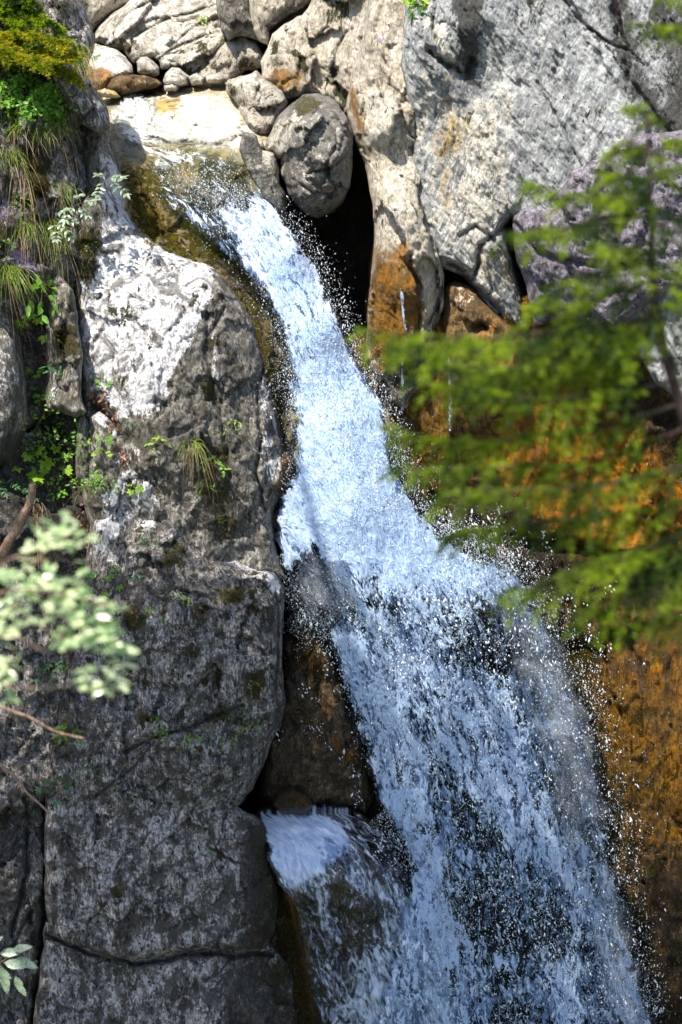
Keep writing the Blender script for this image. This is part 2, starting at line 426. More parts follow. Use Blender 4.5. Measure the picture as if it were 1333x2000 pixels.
m_bed = rock_mat('stream_bed_rock', (0.16, 0.11, 0.04), (0.50, 0.42, 0.26), (0.74, 0.68, 0.54), (0.90, 0.85, 0.75), moss=(0.15, 0.13, 0.015), stain=(0.60, 0.40, 0.09), contrast=0.6, stretch=(1, 1, 1), wetrough=0.25, streak=0.1, patch=0.4)

# ------------------------------------------------------------------ cliff walls (the setting)
tag(rock('cliff_wall', [(-520, -500), (1900, -500), (1900, 2700), (-520, 2700)],
     [(-400, -400, 5.5), (300, -300, 7.0), (900, -300, 5.0), (1700, -400, 4.0), (0, 1000, 3.0), (600, 500, 3.4), (650, 900, 2.6), (1700, 1000, 2.8), (0, 2500, 2.2), (900, 1500, 2.0), (1700, 2500, 2.2)],
     m_wet, step=14, thick=3.0, edge=60, facets=[(0.9, 0.35, 0.1)], amp=(0.2, 0.05, 0.01), cap=False, masks=[('D', None, 1, 0.7), ('L', [(150, -200), (600, -200), (560, 60), (200, 60)], 30, 0.25)], seed=50, reg=False), kind='structure')  # wet rock, darkened further to paint the shade of the deep gap

# ochre wet wall low on the right: it runs behind the fan of water as well
tag(rock('wet_cliff', [(700, 640), (900, 600), (1100, 560), (1300, 620), (1760, 620), (1760, 2600), (380, 2600), (420, 1700), (560, 1500), (560, 1000), (640, 820)],
     [(720, 650, 1.5), (800, 700, 1.15), (950, 700, 1.1), (1150, 820, 1.1), (1333, 900, 0.9), (1700, 800, 0.3), (650, 1000, 1.5), (850, 1100, 1.5), (1050, 1100, 1.35), (1330, 1130, 1.3),
      (700, 1400, 1.0), (900, 1400, 1.1), (1150, 1350, 1.15), (1330, 1400, 0.8), (1700, 1500, 0.3), (600, 1900, 0.9), (900, 1900, 0.8), (1200, 1900, 0.75), (1330, 1900, 0.4), (1700, 2200, 0.0), (900, 2500, 0.5)],
     m_ochre, step=4, thick=2.2, edge=50, jit=10, facets=[(1.3, 0.22, 0.06), (4.0, 0.04, 0.015)], amp=(0.10, 0.04, 0.009), ridge=0.02, aniso=(1.1, 1, 0.7), cap=False, seed=11,
     cracks=[([(1150, 1180), (1180, 1230), (1230, 1250), (1260, 1330)], 9, 0.15), ([(1290, 980), (1300, 1080), (1333, 1120)], 8, 0.15), ([(1010, 1060), (1120, 1070), (1220, 1090), (1333, 1130)], 14, 0.3)],
     masks=[('W', None, 1, 0.75),
            ('O', [(720, 620), (850, 640), (850, 760), (780, 760), (730, 700)], 15, 0.75),
            ('O', [(1020, 790), (1140, 770), (1250, 850), (1320, 960), (1340, 1060), (1230, 1080), (1060, 1000), (960, 900)], 25, 1.9),  # orange stain, brightened to paint the sun glow on it
            ('D', [(860, 900), (980, 930), (1100, 1060), (1333, 1120), (1333, 1200), (1000, 1200), (880, 1080)], 25, 0.75),
            ('D', [(1160, 640), (1260, 700), (1333, 800), (1333, 960), (1180, 800)], 20, 0.7),
            ('L', [(715, 705), (745, 700), (765, 790), (750, 880), (720, 800)], 10, 0.9),
            ('L', [(1060, 770), (1130, 775), (1120, 860), (1070, 850)], 18, 0.75),
            ('O', [(1190, 1240), (1360, 1230), (1400, 1900), (1290, 1850), (1230, 1650), (1190, 1450)], 35, 0.42),
            ('M', [(1050, 1200), (1180, 1260), (1190, 1500), (1230, 1700), (1290, 1900), (1180, 1900), (1110, 1500)], 30, 0.7), ('M', [(1150, 1300), (1400, 1500), (1400, 2100), (1180, 2100)], 30, 0.35),
            ('D', [(560, 950), (900, 1050), (1040, 1250), (1120, 1500), (1200, 1760), (1300, 1800), (1360, 2100), (560, 2100)], 40, 1.0),
            ('D', [(1100, 1160), (1400, 1200), (1400, 1300), (1180, 1300)], 30, 0.3), ('D', [(1210, 1650), (1400, 1640), (1400, 2100), (1270, 2100)], 50, 0.8), ('D', [(1180, 1250), (1400, 1350), (1400, 1700), (1200, 1700)], 40, 0.32)]), kind='structure')  # shade of the lower right wall painted dark

# ------------------------------------------------------------------ the far left cliff and its blocks
tag(rock('mossy_cliff', [(-420, -90), (60, -90), (110, -40), (165, 30), (150, 130), (165, 200), (190, 330), (200, 460), (190, 620), (200, 800), (225, 960), (210, 1100), (190, 1300), (180, 1500), (140, 1700), (130, 2450), (-420, 2450)],
     [(-300, -300, -0.2), (50, -50, 0.9), (130, 100, 0.9), (0, 150, 0.35), (160, 300, 0.75), (0, 300, 0.1), (90, 330, 0.35), (190, 450, 0.65), (0, 500, -0.05), (100, 560, 0.4), (80, 700, 0.7), (180, 700, 0.5), (60, 900, 0.5), (200, 950, 0.4), (0, 1000, 0.1),
      (60, 1200, 0.1), (180, 1250, 0.4), (0, 1500, -0.15), (70, 1700, -0.15), (90, 1800, 0.1), (0, 2300, -0.3), (-300, 1000, -0.8), (-300, 2200, -0.8)],
     m_grey, step=4, edge=60, roll=0.4, thick=1.3, cap=False, jit=12, facets=[(1.6, 0.25, 0.08), (4.5, 0.06, 0.02)], amp=(0.08, 0.04, 0.010), ridge=0.03, seed=21,
     cracks=[([(92, 1560), (95, 1700), (86, 1850), (62, 2050)], 8, 0.35), ([(50, 1560), (55, 1700), (20, 1830)], 6, 0.15), ([(60, 1780), (20, 1860)], 5, 0.1)],
     masks=[('D', None, 1, 0.30), ('M', None, 1, 0.16), ('M', [(-50, -60), (120, -60), (110, 200), (110, 400), (60, 560), (-50, 560)], 30, 0.42),
            ('D', [(40, 540), (110, 560), (170, 800), (150, 900), (200, 1000), (170, 1320), (90, 1120), (30, 1100), (-40, 900), (50, 860), (60, 700)], 25, 0.85),
            ('T', [(-10, 360), (25, 380), (30, 470), (0, 480)], 12, 0.8), ('T', [(15, 475), (75, 480), (70, 540), (25, 530)], 10, 1.0),
            ('T', [(140, 1260), (215, 1240), (225, 1320), (170, 1400), (130, 1380)], 12, 0.75), ('T', [(-10, 900), (30, 880), (40, 930), (0, 980)], 12, 0.55),
            ('M', [(40, 290), (85, 280), (100, 370), (60, 400)], 10, 1.1),
            ('D', [(-60, 1580), (60, 1560), (50, 1760), (10, 1860), (-60, 1860)], 20, 0.5),
            ('M', [(60, 150), (150, 260), (180, 380), (190, 500), (110, 500)], 25, 0.25)]), kind='structure')

def stone(name, label, poly, ctrl, mat, cat='rock', group=None, **kw):
    o = rock(name, poly, ctrl, mat, **kw)
    return tag(o, label, cat, group)

stone('rock', 'dark lichened rock bulging over the stream, below the yellowish conifer sprigs',
      [(95, -60), (135, -30), (165, 20), (182, 70), (176, 110), (168, 140), (188, 175), (212, 215), (217, 250), (195, 262), (160, 245), (120, 180), (85, 120), (80, 40)],
      [(130, 0, 0.8), (165, 80, 0.7), (110, 120, 0.35), (150, 180, 0.35), (190, 230, 0.45)], m_grey, edge=30, roll=0.35, thick=1.0, facets=[(4.0, 0.12, 0.05)], amp=(0.06, 0.03, 0.008), ridge=0.02, seed=23,
      cracks=[([(85, 130), (140, 150), (175, 140)], 7, 0.1), ([(180, 215), (150, 245)], 5, 0.1)],
      masks=[('D', [(80, 100), (150, 130), (150, 250), (90, 240)], 15, 0.3), ('M', [(100, -20), (140, 0), (150, 60), (110, 60)], 10, 0.5)])
stone('rock', 'smooth grey-blue rock at the left edge, under the hanging grass tuft',
      [(-120, 590), (-20, 590), (18, 600), (42, 660), (50, 740), (56, 820), (40, 870), (20, 905), (-40, 920), (-120, 900)],
      [(0, 620, 0.1), (30, 750, -0.05), (20, 850, 0.0), (-60, 750, -0.2)], m_left, edge=34, roll=0.4, thick=0.9, facets=[(3.0, 0.08, 0.02)], amp=(0.05, 0.02, 0.006), seed=24,
      masks=[('D', [(-60, 830), (60, 840), (40, 920), (-60, 930)], 14, 0.7), ('L', [(-60, 600), (20, 610), (40, 700), (40, 820), (-60, 820)], 20, 0.32)])
stone('rock', 'upright grey rock with an olive moss cushion, left of the white slab',
      [(95, 525), (115, 530), (142, 565), (152, 620), (162, 700), (160, 770), (170, 805), (150, 815), (118, 800), (92, 808), (84, 760), (92, 690), (80, 660), (95, 620), (88, 560)],
      [(110, 560, 0.15), (130, 650, 0.0), (120, 780, 0.1)], m_left, edge=22, roll=0.28, thick=0.6, facets=[(4.5, 0.12, 0.04)], amp=(0.04, 0.025, 0.007), seed=25,
      masks=[('M', [(104, 640), (140, 635), (160, 680), (150, 700), (112, 690)], 8, 1.1), ('L', [(82, 660), (110, 680), (118, 780), (88, 800)], 14, 0.4)])
stone('rock', 'narrow grey rock below the ledge of leaf litter, left of the fern-like herbs',
      [(160, 800), (180, 830), (184, 880), (176, 940), (166, 955), (150, 930), (148, 860)],
      [(165, 870, 0.08)], m_left, edge=14, roll=0.2, thick=0.5, amp=(0.04, 0.02, 0.006), seed=26, step=3)
stone('rock', 'small round-topped rock with a white band beside the dry leaves',
      [(176, 812), (195, 802), (215, 815), (238, 840), (240, 880), (228, 920), (200, 930), (182, 900), (176, 850)],
      [(205, 850, -0.05)], m_left, edge=22, roll=0.25, thick=0.5, amp=(0.04, 0.02, 0.006), seed=27, step=3,
      masks=[('L', [(176, 808), (200, 800), (214, 822), (206, 832), (180, 826)], 5, 1.0), ('L', [(215, 835), (236, 842), (236, 870), (222, 860)], 6, 0.6)])

# ------------------------------------------------------------------ big left outcrop: white slab, its lower boulder, the blocks at its foot
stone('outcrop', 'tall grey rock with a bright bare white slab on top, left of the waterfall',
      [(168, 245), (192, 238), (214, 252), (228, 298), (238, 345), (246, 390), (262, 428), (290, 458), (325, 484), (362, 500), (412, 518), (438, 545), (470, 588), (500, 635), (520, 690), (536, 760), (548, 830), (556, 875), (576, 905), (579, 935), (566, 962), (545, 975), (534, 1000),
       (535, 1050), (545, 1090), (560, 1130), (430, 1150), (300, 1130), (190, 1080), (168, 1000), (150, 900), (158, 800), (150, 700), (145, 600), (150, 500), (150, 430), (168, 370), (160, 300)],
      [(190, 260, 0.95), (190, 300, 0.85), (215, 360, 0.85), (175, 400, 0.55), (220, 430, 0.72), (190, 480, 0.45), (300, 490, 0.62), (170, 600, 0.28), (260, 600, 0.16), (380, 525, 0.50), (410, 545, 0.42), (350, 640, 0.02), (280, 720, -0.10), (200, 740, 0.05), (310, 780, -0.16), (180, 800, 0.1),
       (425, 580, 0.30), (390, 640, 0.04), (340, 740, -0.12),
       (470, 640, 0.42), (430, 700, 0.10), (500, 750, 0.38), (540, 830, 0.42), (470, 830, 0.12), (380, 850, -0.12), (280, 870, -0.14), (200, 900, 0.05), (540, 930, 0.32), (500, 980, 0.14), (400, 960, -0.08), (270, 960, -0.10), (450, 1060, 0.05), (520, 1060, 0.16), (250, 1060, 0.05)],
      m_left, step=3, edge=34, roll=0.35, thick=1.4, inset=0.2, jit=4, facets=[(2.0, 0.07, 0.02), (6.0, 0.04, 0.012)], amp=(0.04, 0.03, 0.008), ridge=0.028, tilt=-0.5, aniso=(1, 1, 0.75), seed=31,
      cracks=[([(440, 600), (408, 660), (415, 760), (440, 850), (450, 930)], 5, 0.06), ([(405, 610), (400, 700), (430, 790)], 6, 0.05),
              ([(520, 700), (500, 760), (512, 850), (500, 920), (520, 1000)], 4, 0.07), ([(295, 715), (305, 760), (300, 790)], 3, 0.04), ([(240, 940), (230, 1000)], 3, 0.05),
              ([(300, 470), (285, 520)], 3, 0.04), ([(185, 790), (230, 830), (250, 860)], 10, 0.1)],
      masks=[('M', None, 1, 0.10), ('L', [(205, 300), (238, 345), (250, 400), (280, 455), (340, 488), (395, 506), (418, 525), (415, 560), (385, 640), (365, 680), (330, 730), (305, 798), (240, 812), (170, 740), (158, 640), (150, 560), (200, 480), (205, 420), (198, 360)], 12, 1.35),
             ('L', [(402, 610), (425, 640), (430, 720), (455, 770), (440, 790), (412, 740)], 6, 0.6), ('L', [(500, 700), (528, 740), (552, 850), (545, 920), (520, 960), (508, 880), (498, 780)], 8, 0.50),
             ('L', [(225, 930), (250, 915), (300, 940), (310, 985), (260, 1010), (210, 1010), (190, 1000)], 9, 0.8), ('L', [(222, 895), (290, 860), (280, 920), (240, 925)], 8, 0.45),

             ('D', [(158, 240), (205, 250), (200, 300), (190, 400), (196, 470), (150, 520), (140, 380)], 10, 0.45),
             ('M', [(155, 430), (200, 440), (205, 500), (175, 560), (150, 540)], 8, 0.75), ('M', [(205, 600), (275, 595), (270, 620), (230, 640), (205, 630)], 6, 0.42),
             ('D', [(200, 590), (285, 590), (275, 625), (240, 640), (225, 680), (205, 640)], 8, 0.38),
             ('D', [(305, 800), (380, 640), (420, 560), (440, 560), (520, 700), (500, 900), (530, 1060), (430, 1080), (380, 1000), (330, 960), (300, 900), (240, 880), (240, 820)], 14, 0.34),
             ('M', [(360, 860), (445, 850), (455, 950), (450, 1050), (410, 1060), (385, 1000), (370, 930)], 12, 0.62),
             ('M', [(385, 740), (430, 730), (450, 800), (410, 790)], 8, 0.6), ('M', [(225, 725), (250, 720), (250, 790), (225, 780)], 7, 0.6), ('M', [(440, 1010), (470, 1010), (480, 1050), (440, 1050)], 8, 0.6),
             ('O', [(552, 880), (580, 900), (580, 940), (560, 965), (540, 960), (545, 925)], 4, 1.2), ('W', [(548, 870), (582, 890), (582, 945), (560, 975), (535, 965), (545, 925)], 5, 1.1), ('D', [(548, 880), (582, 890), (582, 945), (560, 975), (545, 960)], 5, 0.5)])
stone('boulder', 'huge rounded boulder mottled black and grey, beside the brown wet pillar rock',
      [(175, 1010), (200, 985), (255, 960), (305, 985), (350, 1005), (405, 1045), (425, 1075), (462, 1078), (510, 1092), (542, 1112), (557, 1150), (553, 1220), (552, 1300), (558, 1370), (548, 1420), (530, 1455), (515, 1490), (495, 1540), (470, 1572), (430, 1590), (300, 1592), (180, 1590), (120, 1560), (100, 1480), (120, 1380), (150, 1260), (165, 1120)],
      [(250, 985, 0.08), (330, 1010, 0.05), (420, 1085, 0.02), (520, 1115, 0.08), (220, 1050, -0.12), (300, 1100, -0.30), (420, 1180, -0.36), (520, 1200, -0.20), (180, 1200, -0.18), (300, 1300, -0.45), (450, 1350, -0.42), (530, 1350, -0.2), (150, 1400, -0.25), (280, 1450, -0.45), (440, 1460, -0.34), (200, 1550, -0.3), (350, 1570, -0.28), (460, 1550, -0.12)],
      m_grey, step=3, edge=42, roll=0.45, thick=1.5, inset=0.3, jit=5, flat=[[(40, 1100), (175, 1130), (190, 1300), (200, 1480), (470, 1500), (455, 1640), (40, 1640)]], facets=[(2.0, 0.14, 0.04), (6.0, 0.05, 0.012)], amp=(0.05, 0.034, 0.010), ridge=0.030, seed=32,
      cracks=[([(240, 1470), (300, 1440), (380, 1420), (420, 1395), (470, 1380)], 5, 0.09), ([(180, 1560), (260, 1500), (300, 1450)], 4, 0.04), ([(540, 1150), (545, 1250), (540, 1330), (548, 1400)], 4, 0.05)],
      masks=[('M', None, 1, 0.20), ('L', [(428, 1072), (480, 1078), (540, 1115), (552, 1160), (530, 1160), (490, 1110), (440, 1095)], 5, 1.2), ('L', [(185, 1010), (240, 965), (300, 985), (395, 1045), (405, 1060), (330, 1020), (250, 1030), (190, 1090)], 8, 0.8),
             ('L', [(210, 1020), (260, 1110), (250, 1200), (215, 1150), (195, 1060)], 12, 0.38),
             ('D', [(240, 1030), (400, 1060), (480, 1120), (500, 1200), (400, 1260), (330, 1200), (250, 1180)], 20, 0.36),
             ('M', [(320, 1040), (380, 1060), (370, 1110), (310, 1110)], 10, 0.6), ('M', [(425, 1150), (470, 1140), (480, 1170), (430, 1180)], 7, 0.85), ('M', [(350, 1180), (400, 1170), (425, 1200), (380, 1240), (350, 1230)], 8, 0.6),
             ('M', [(238, 1190), (275, 1180), (280, 1230), (245, 1230)], 7, 0.8), ('M', [(470, 1310), (520, 1310), (530, 1350), (475, 1360)], 8, 0.75), ('M', [(400, 1390), (460, 1380), (440, 1410), (400, 1415)], 6, 0.8),
             ('M', [(250, 1400), (340, 1380), (330, 1400), (260, 1430)], 8, 0.5), ('M', [(360, 1260), (390, 1250), (390, 1300), (370, 1310)], 6, 0.55), ('M', [(480, 1160), (500, 1150), (512, 1200), (490, 1200)], 6, 0.6),
             ('L', [(180, 1300), (300, 1290), (380, 1340), (340, 1400), (200, 1440)], 25, 0.22), ('T', [(140, 1240), (215, 1240), (215, 1300), (160, 1390), (135, 1340)], 22, 0.5),
             ('D', [(140, 1290), (165, 1400), (130, 1500), (100, 1480)], 10, 0.6)])
stone('rock', 'broad pitted rock block with a wet brown right edge, left of the foaming ledge',
      [(88, 1530), (160, 1515), (240, 1520), (330, 1525), (420, 1535), (462, 1572), (505, 1598), (520, 1615), (523, 1645), (524, 1690), (540, 1730), (546, 1770), (535, 1820), (520, 1855), (450, 1858), (380, 1852), (320, 1866), (255, 1876), (180, 1858), (96, 1822), (88, 1750), (88, 1660)],
      [(150, 1530, -0.05), (300, 1530, -0.12), (420, 1540, -0.08), (150, 1600, -0.25), (300, 1600, -0.31), (450, 1600, -0.18), (130, 1720, -0.3), (300, 1720, -0.45), (450, 1720, -0.25), (515, 1680, 0.05), (120, 1820, -0.3), (300, 1850, -0.45), (480, 1830, -0.2), (535, 1770, 0.05)],
      m_grey, step=3, edge=16, roll=0.16, thick=1.4, inset=0.2, jit=7, flat=[[(110, 1540), (430, 1540), (430, 1640), (110, 1640)]], facets=[(2.5, 0.10, 0.03), (8, 0.02, 0.008)], amp=(0.04, 0.025, 0.008), ridge=0.018, seed=33,
      cracks=[([(410, 1655), (440, 1675), (480, 1690)], 3, 0.04)],
      masks=[('M', None, 1, 0.12), ('O', [(470, 1572), (530, 1600), (530, 1700), (550, 1760), (530, 1850), (470, 1860), (485, 1750), (490, 1640)], 14, 0.6), ('D', [(470, 1600), (530, 1600), (530, 1690), (555, 1760), (530, 1860), (460, 1860), (480, 1760)], 14, 0.8),
             ('M', [(500, 1650), (530, 1650), (550, 1740), (540, 1800), (510, 1780)], 8, 0.6), ('L', [(120, 1640), (230, 1600), (230, 1800), (150, 1800)], 30, 0.22), ('L', [(390, 1720), (450, 1700), (440, 1830), (380, 1800)], 22, 0.2),
             ('M', [(218, 1730), (245, 1725), (240, 1750), (225, 1760)], 5, 0.9)])
stone('rock', 'dark lowest rock block under a long horizontal crack, bottom left',
      [(60, 2050), (78, 1900), (90, 1800), (180, 1840), (255, 1850), (330, 1840), (390, 1832), (450, 1834), (525, 1840), (560, 1880), (590, 1940), (612, 2020), (620, 2250), (560, 2380), (40, 2380)],
      [(120, 1860, -0.2), (300, 1895, -0.3), (480, 1880, -0.15), (560, 1920, 0.15), (120, 2000, -0.35), (300, 2000, -0.45), (470, 2000, -0.25), (590, 2040, 0.15), (300, 2350, -0.4)],
      m_grey, step=4, edge=16, roll=0.14, thick=1.4, inset=0.2, jit=7, flat=[[(240, 1840), (420, 1840), (420, 1900), (240, 1900)]], facets=[(2.5, 0.10, 0.03), (8, 0.02, 0.008)], amp=(0.05, 0.03, 0.008), ridge=0.02, seed=34,
      cracks=[([(455, 1865), (430, 1900), (400, 1915)], 4, 0.05), ([(90, 1826), (180, 1866), (255, 1884), (320, 1874), (380, 1862), (450, 1866), (530, 1864)], 4.5, 0.18)],
      masks=[('D', [(470, 1850), (560, 1870), (620, 2000), (620, 2100), (440, 2100), (430, 1950)], 20, 0.7), ('M', [(500, 1850), (570, 1860), (610, 2000), (540, 2000)], 12, 0.5), ('D', None, 1, 0.12)])
stone('rock', 'steep mossy dark rock between the pitted block and the lower chute of water',
      [(500, 1600), (560, 1640), (610, 1700), (640, 1800), (660, 1900), (670, 2020), (680, 2350), (480, 2350), (470, 1900), (470, 1700)],
      [(520, 1640, 0.35), (560, 1750, 0.25), (580, 1900, 0.22), (600, 2100, 0.2)], m_wet, edge=30, roll=0.3, thick=1.0, facets=[(4, 0.1, 0.02)], amp=(0.05, 0.03, 0.012), seed=35,
      masks=[('M', [(515, 1700), (575, 1740), (610, 1850), (640, 2020), (560, 2040), (540, 1850)], 14, 0.85), ('W', None, 1, 0.6)])

# ------------------------------------------------------------------ the stream bed, the chute under the fall
tag(rock('stream_bed', [(120, 165), (220, 150), (420, 150), (560, 165), (600, 230), (545, 300), (520, 320), (555, 420), (585, 560), (630, 760), (650, 900), (640, 1030), (600, 1060), (500, 1060), (440, 900), (380, 700), (250, 540), (180, 420), (150, 300)],
     [(200, 175, 4.4), (330, 172, 4.2), (500, 175, 3.9), (215, 210, 3.3), (330, 200, 3.2), (420, 200, 3.0), (470, 240, 2.35), (250, 250, 2.55), (360, 240, 2.35), (440, 275, 1.9), (230, 285, 2.05), (300, 300, 1.75), (400, 300, 1.65), (480, 305, 1.6),
      (260, 330, 1.30), (340, 350, 1.25), (420, 340, 1.30), (500, 370, 1.30), (540, 410, 1.35), (260, 420, 0.95), (340, 440, 0.95), (440, 450, 1.10), (520, 470, 1.25), (400, 540, 0.72), (480, 560, 0.88), (560, 580, 1.15), (460, 650, 0.62), (540, 680, 0.80), (600, 720, 1.10), (520, 820, 0.62), (600, 860, 0.95), (560, 1000, 0.8)],
     m_bed, step=3, edge=30, roll=0.3, thick=1.6, jit=5, facets=[(2.4, 0.07, 0.03), (6.0, 0.03, 0.01)], amp=(0.05, 0.022, 0.007), ridge=0.012, cap=False, seed=41,
     cracks=[([(240, 262), (330, 275), (420, 285), (480, 262)], 5, 0.06), ([(300, 330), (360, 370), (440, 420)], 5, 0.05), ([(470, 250), (490, 300), (520, 360), (545, 400)], 4, 0.08)],
     masks=[('L', [(225, 185), (330, 182), (440, 190), (485, 250), (492, 290), (450, 292), (400, 285), (330, 275), (240, 265)], 10, 1.1),
            ('O', [(300, 185), (360, 190), (350, 225), (290, 230)], 9, 0.75), ('O', [(230, 262), (380, 285), (470, 296), (490, 350), (440, 380), (280, 320), (235, 290)], 12, 0.7),
            ('M', [(240, 262), (270, 270), (275, 300), (240, 295)], 7, 0.8), ('M', [(300, 290), (370, 293), (365, 306), (310, 308)], 6, 0.85),
            ('M', [(380, 300), (480, 320), (510, 400), (480, 440), (440, 420), (380, 360)], 14, 0.75), ('O', [(320, 310), (500, 310), (520, 400), (440, 400)], 14, 0.5),
            ('M', [(225, 300), (260, 320), (330, 400), (400, 470), (470, 560), (520, 640), (556, 740), (565, 900), (540, 860), (500, 700), (430, 580), (330, 490), (260, 420)], 12, 0.6),
            ('D', [(228, 320), (290, 350), (360, 480), (440, 540), (520, 640), (556, 740), (570, 950), (640, 1030), (500, 1050), (430, 600), (330, 500), (260, 430)], 14, 0.85),
            ('O', [(225, 300), (270, 330), (340, 430), (360, 500), (300, 470), (255, 420), (235, 350)], 10, 0.8),
            ('D', [(300, 330), (380, 380), (470, 480), (560, 640), (600, 800), (500, 800), (400, 500)], 20, 0.8),
            ('M', [(250, 320), (330, 325), (460, 430), (500, 560), (400, 520), (290, 450)], 16, 0.62), ('D', [(300, 360), (380, 370), (470, 450), (520, 600), (420, 540), (320, 440)], 16, 0.85),
            ('W', [(225, 300), (300, 300), (420, 310), (500, 320), (600, 560), (650, 1030), (500, 1050), (250, 420)], 10, 0.8)]), kind='structure')
stone('rock', 'smooth grey rock fin standing right of the lip of the fall',
      [(474, 256), (500, 264), (514, 302), (536, 340), (556, 382), (559, 426), (535, 410), (506, 376), (484, 336), (470, 292)],
      [(490, 290, 1.45), (540, 400, 1.15)], m_round, step=3, edge=9, roll=0.12, thick=0.7, rug=0.01, amp=(0.02, 0.012, 0.004), facets=[(3, .1, .0)], seed=42, masks=[('L', None, 1, 0.3)])
stone('rock', 'small sunlit wedge of rock under the tall rounded boulder',
      [(498, 295), (515, 292), (535, 300), (545, 335), (548, 375), (528, 350), (505, 325)],
      [(520, 320, 1.35)], m_white, step=3, edge=14, roll=0.2, thick=0.5, amp=(0.03, 0.015, 0.004), seed=43)

# ------------------------------------------------------------------ boulders of the upper stream
kw = dict(step=3, amp=(0.05, 0.028, 0.008), ridge=0.025)
stone('rock', 'dark brown rock at the very top edge, behind the white bedded boulder', [(120, -90), (260, -90), (260, 10), (205, 40), (180, 60), (160, 40), (130, 0)], [(190, 0, 5.2)], m_tan, cat='rock', edge=30, roll=0.4, thick=1.5, seed=61, masks=[('D', None, 1, 0.35), ('D', [(165, 40), (200, 30), (185, 60)], 6, 0.8)], **kw)
stone('boulder', 'wide white bedded boulder with parallel cracks at the top of the stream',
      [(182, 78), (192, 52), (215, 28), (245, 10), (270, -30), (330, -80), (480, -80), (460, 0), (440, 40), (445, 80), (425, 110), (400, 140), (380, 152), (340, 130), (300, 118), (262, 122), (240, 100), (210, 90)],
      [(200, 60, 5.0), (300, 0, 4.9), (420, -40, 4.9), (300, 60, 4.4), (400, 60, 4.2), (380, 130, 4.0), (260, 100, 4.3)], m_white, edge=24, roll=0.35, thick=2.0, facets=[(2.4, 0.22, 0.03), (8, .04, .01)], tilt=0.5, aniso=(0.5, 1, 1.4), seed=62,
      cracks=[([(222, 85), (228, 50), (250, 25), (300, 0)], 2, 0.08), ([(252, 105), (262, 70), (320, 40), (420, 10)], 2, 0.08), ([(330, 95), (380, 50), (440, 30)], 2, 0.07), ([(300, 118), (360, 85), (430, 60)], 3, 0.08)],
      masks=[('L', None, 1, 0.45), ('M', [(225, 85), (250, 75), (248, 100), (232, 100)], 6, 0.8), ('M', [(255, 82), (275, 80), (272, 105), (256, 100)], 5, 0.7), ('M', [(340, 100), (400, 60), (440, 60), (400, 100)], 9, 0.4), ('D', [(184, 70), (250, 20), (240, 10), (190, 50)], 10, 0.2)], **kw)
stone('boulder', 'mottled grey boulder block with moss under the dark brown blocks, right of the grass tuft',
      [(366, 160), (374, 135), (395, 112), (420, 92), (450, 80), (480, 72), (502, 80), (514, 105), (520, 128), (480, 140), (455, 160), (440, 172), (400, 176), (378, 170)],
      [(400, 130, 3.9), (480, 100, 3.6), (500, 125, 3.5), (400, 170, 3.6)], m_white, edge=22, roll=0.35, thick=1.4, facets=[(4, 0.2, 0.07)], seed=63,
      masks=[('M', [(400, 110), (500, 110), (515, 135), (440, 145), (400, 140)], 8, 0.5), ('D', [(410, 112), (470, 90), (515, 120), (450, 145), (400, 140)], 8, 0.5), ('M', [(380, 120), (395, 118), (395, 150), (380, 150)], 5, 0.6)], **kw)
stone('boulder', 'dark purplish brown block wedged at the top, left of the taller cream one',
      [(418, -70), (500, -70), (498, 30), (512, 60), (520, 85), (500, 78), (470, 70), (445, 82), (430, 60), (424, 20)],
      [(450, 0, 3.6), (490, 60, 3.4)], m_left, edge=24, roll=0.35, thick=1.4, facets=[(4, 0.1, 0.03)], seed=64, masks=[('T', None, 1, 0.15), ('D', [(430, 0), (500, 10), (500, 70), (440, 60)], 10, 0.5)], **kw)
stone('boulder', 'tall cream block with a mossy black underside above the stained rock',
      [(478, -80), (600, -80), (620, -10), (590, 20), (556, 42), (530, 60), (526, 92), (508, 82), (488, 40)],
      [(500, 0, 3.3), (560, 0, 3.1), (520, 70, 3.1)], m_tan, edge=24, roll=0.35, thick=1.4, facets=[(4, 0.1, 0.03)], seed=65, masks=[('D', [(540, -60), (620, -60), (600, 20), (530, 70), (510, 80), (505, 40), (545, 10)], 9, 0.85), ('M', [(540, 0), (600, -10), (560, 40), (520, 50)], 9, 0.4)], **kw)
stone('boulder', 'smooth pale boulder with a water-stained olive base beside the left cliff',
      [(140, 70), (172, 78), (195, 88), (225, 96), (246, 110), (260, 128), (262, 146), (240, 156), (218, 165), (208, 176), (170, 190), (120, 180), (130, 120)],
      [(180, 90, 4.4), (230, 120, 4.0), (190, 170, 3.8)], m_white, edge=26, roll=0.4, thick=1.6, seed=66, masks=[('L', [(150, 70), (262, 100), (262, 146), (220, 145), (160, 132)], 8, 0.7), ('O', [(150, 134), (200, 134), (222, 150), (205, 190), (140, 190)], 5, 1.0), ('M', [(150, 140), (215, 142), (205, 190), (140, 190)], 8, 0.3)], step=3, amp=(0.03, 0.01, 0.003))
stone('boulder', 'small rounded pale stone just right of the smooth boulder', [(266, 120), (275, 111), (288, 110), (300, 118), (311, 132), (311, 145), (298, 151), (282, 150), (268, 142)], [(290, 130, 3.75)], m_white, edge=16, roll=0.3, thick=0.5, seed=67, masks=[('L', None, 1, 0.4)], **kw)
stone('boulder', 'small flat-topped white stone behind the brown wet rock', [(317, 160), (322, 142), (336, 133), (352, 136), (368, 150), (367, 164), (345, 171), (324, 169)], [(345, 150, 3.5)], m_white, edge=14, roll=0.28, thick=0.5, seed=68, masks=[('L', None, 1, 0.5)], **kw)
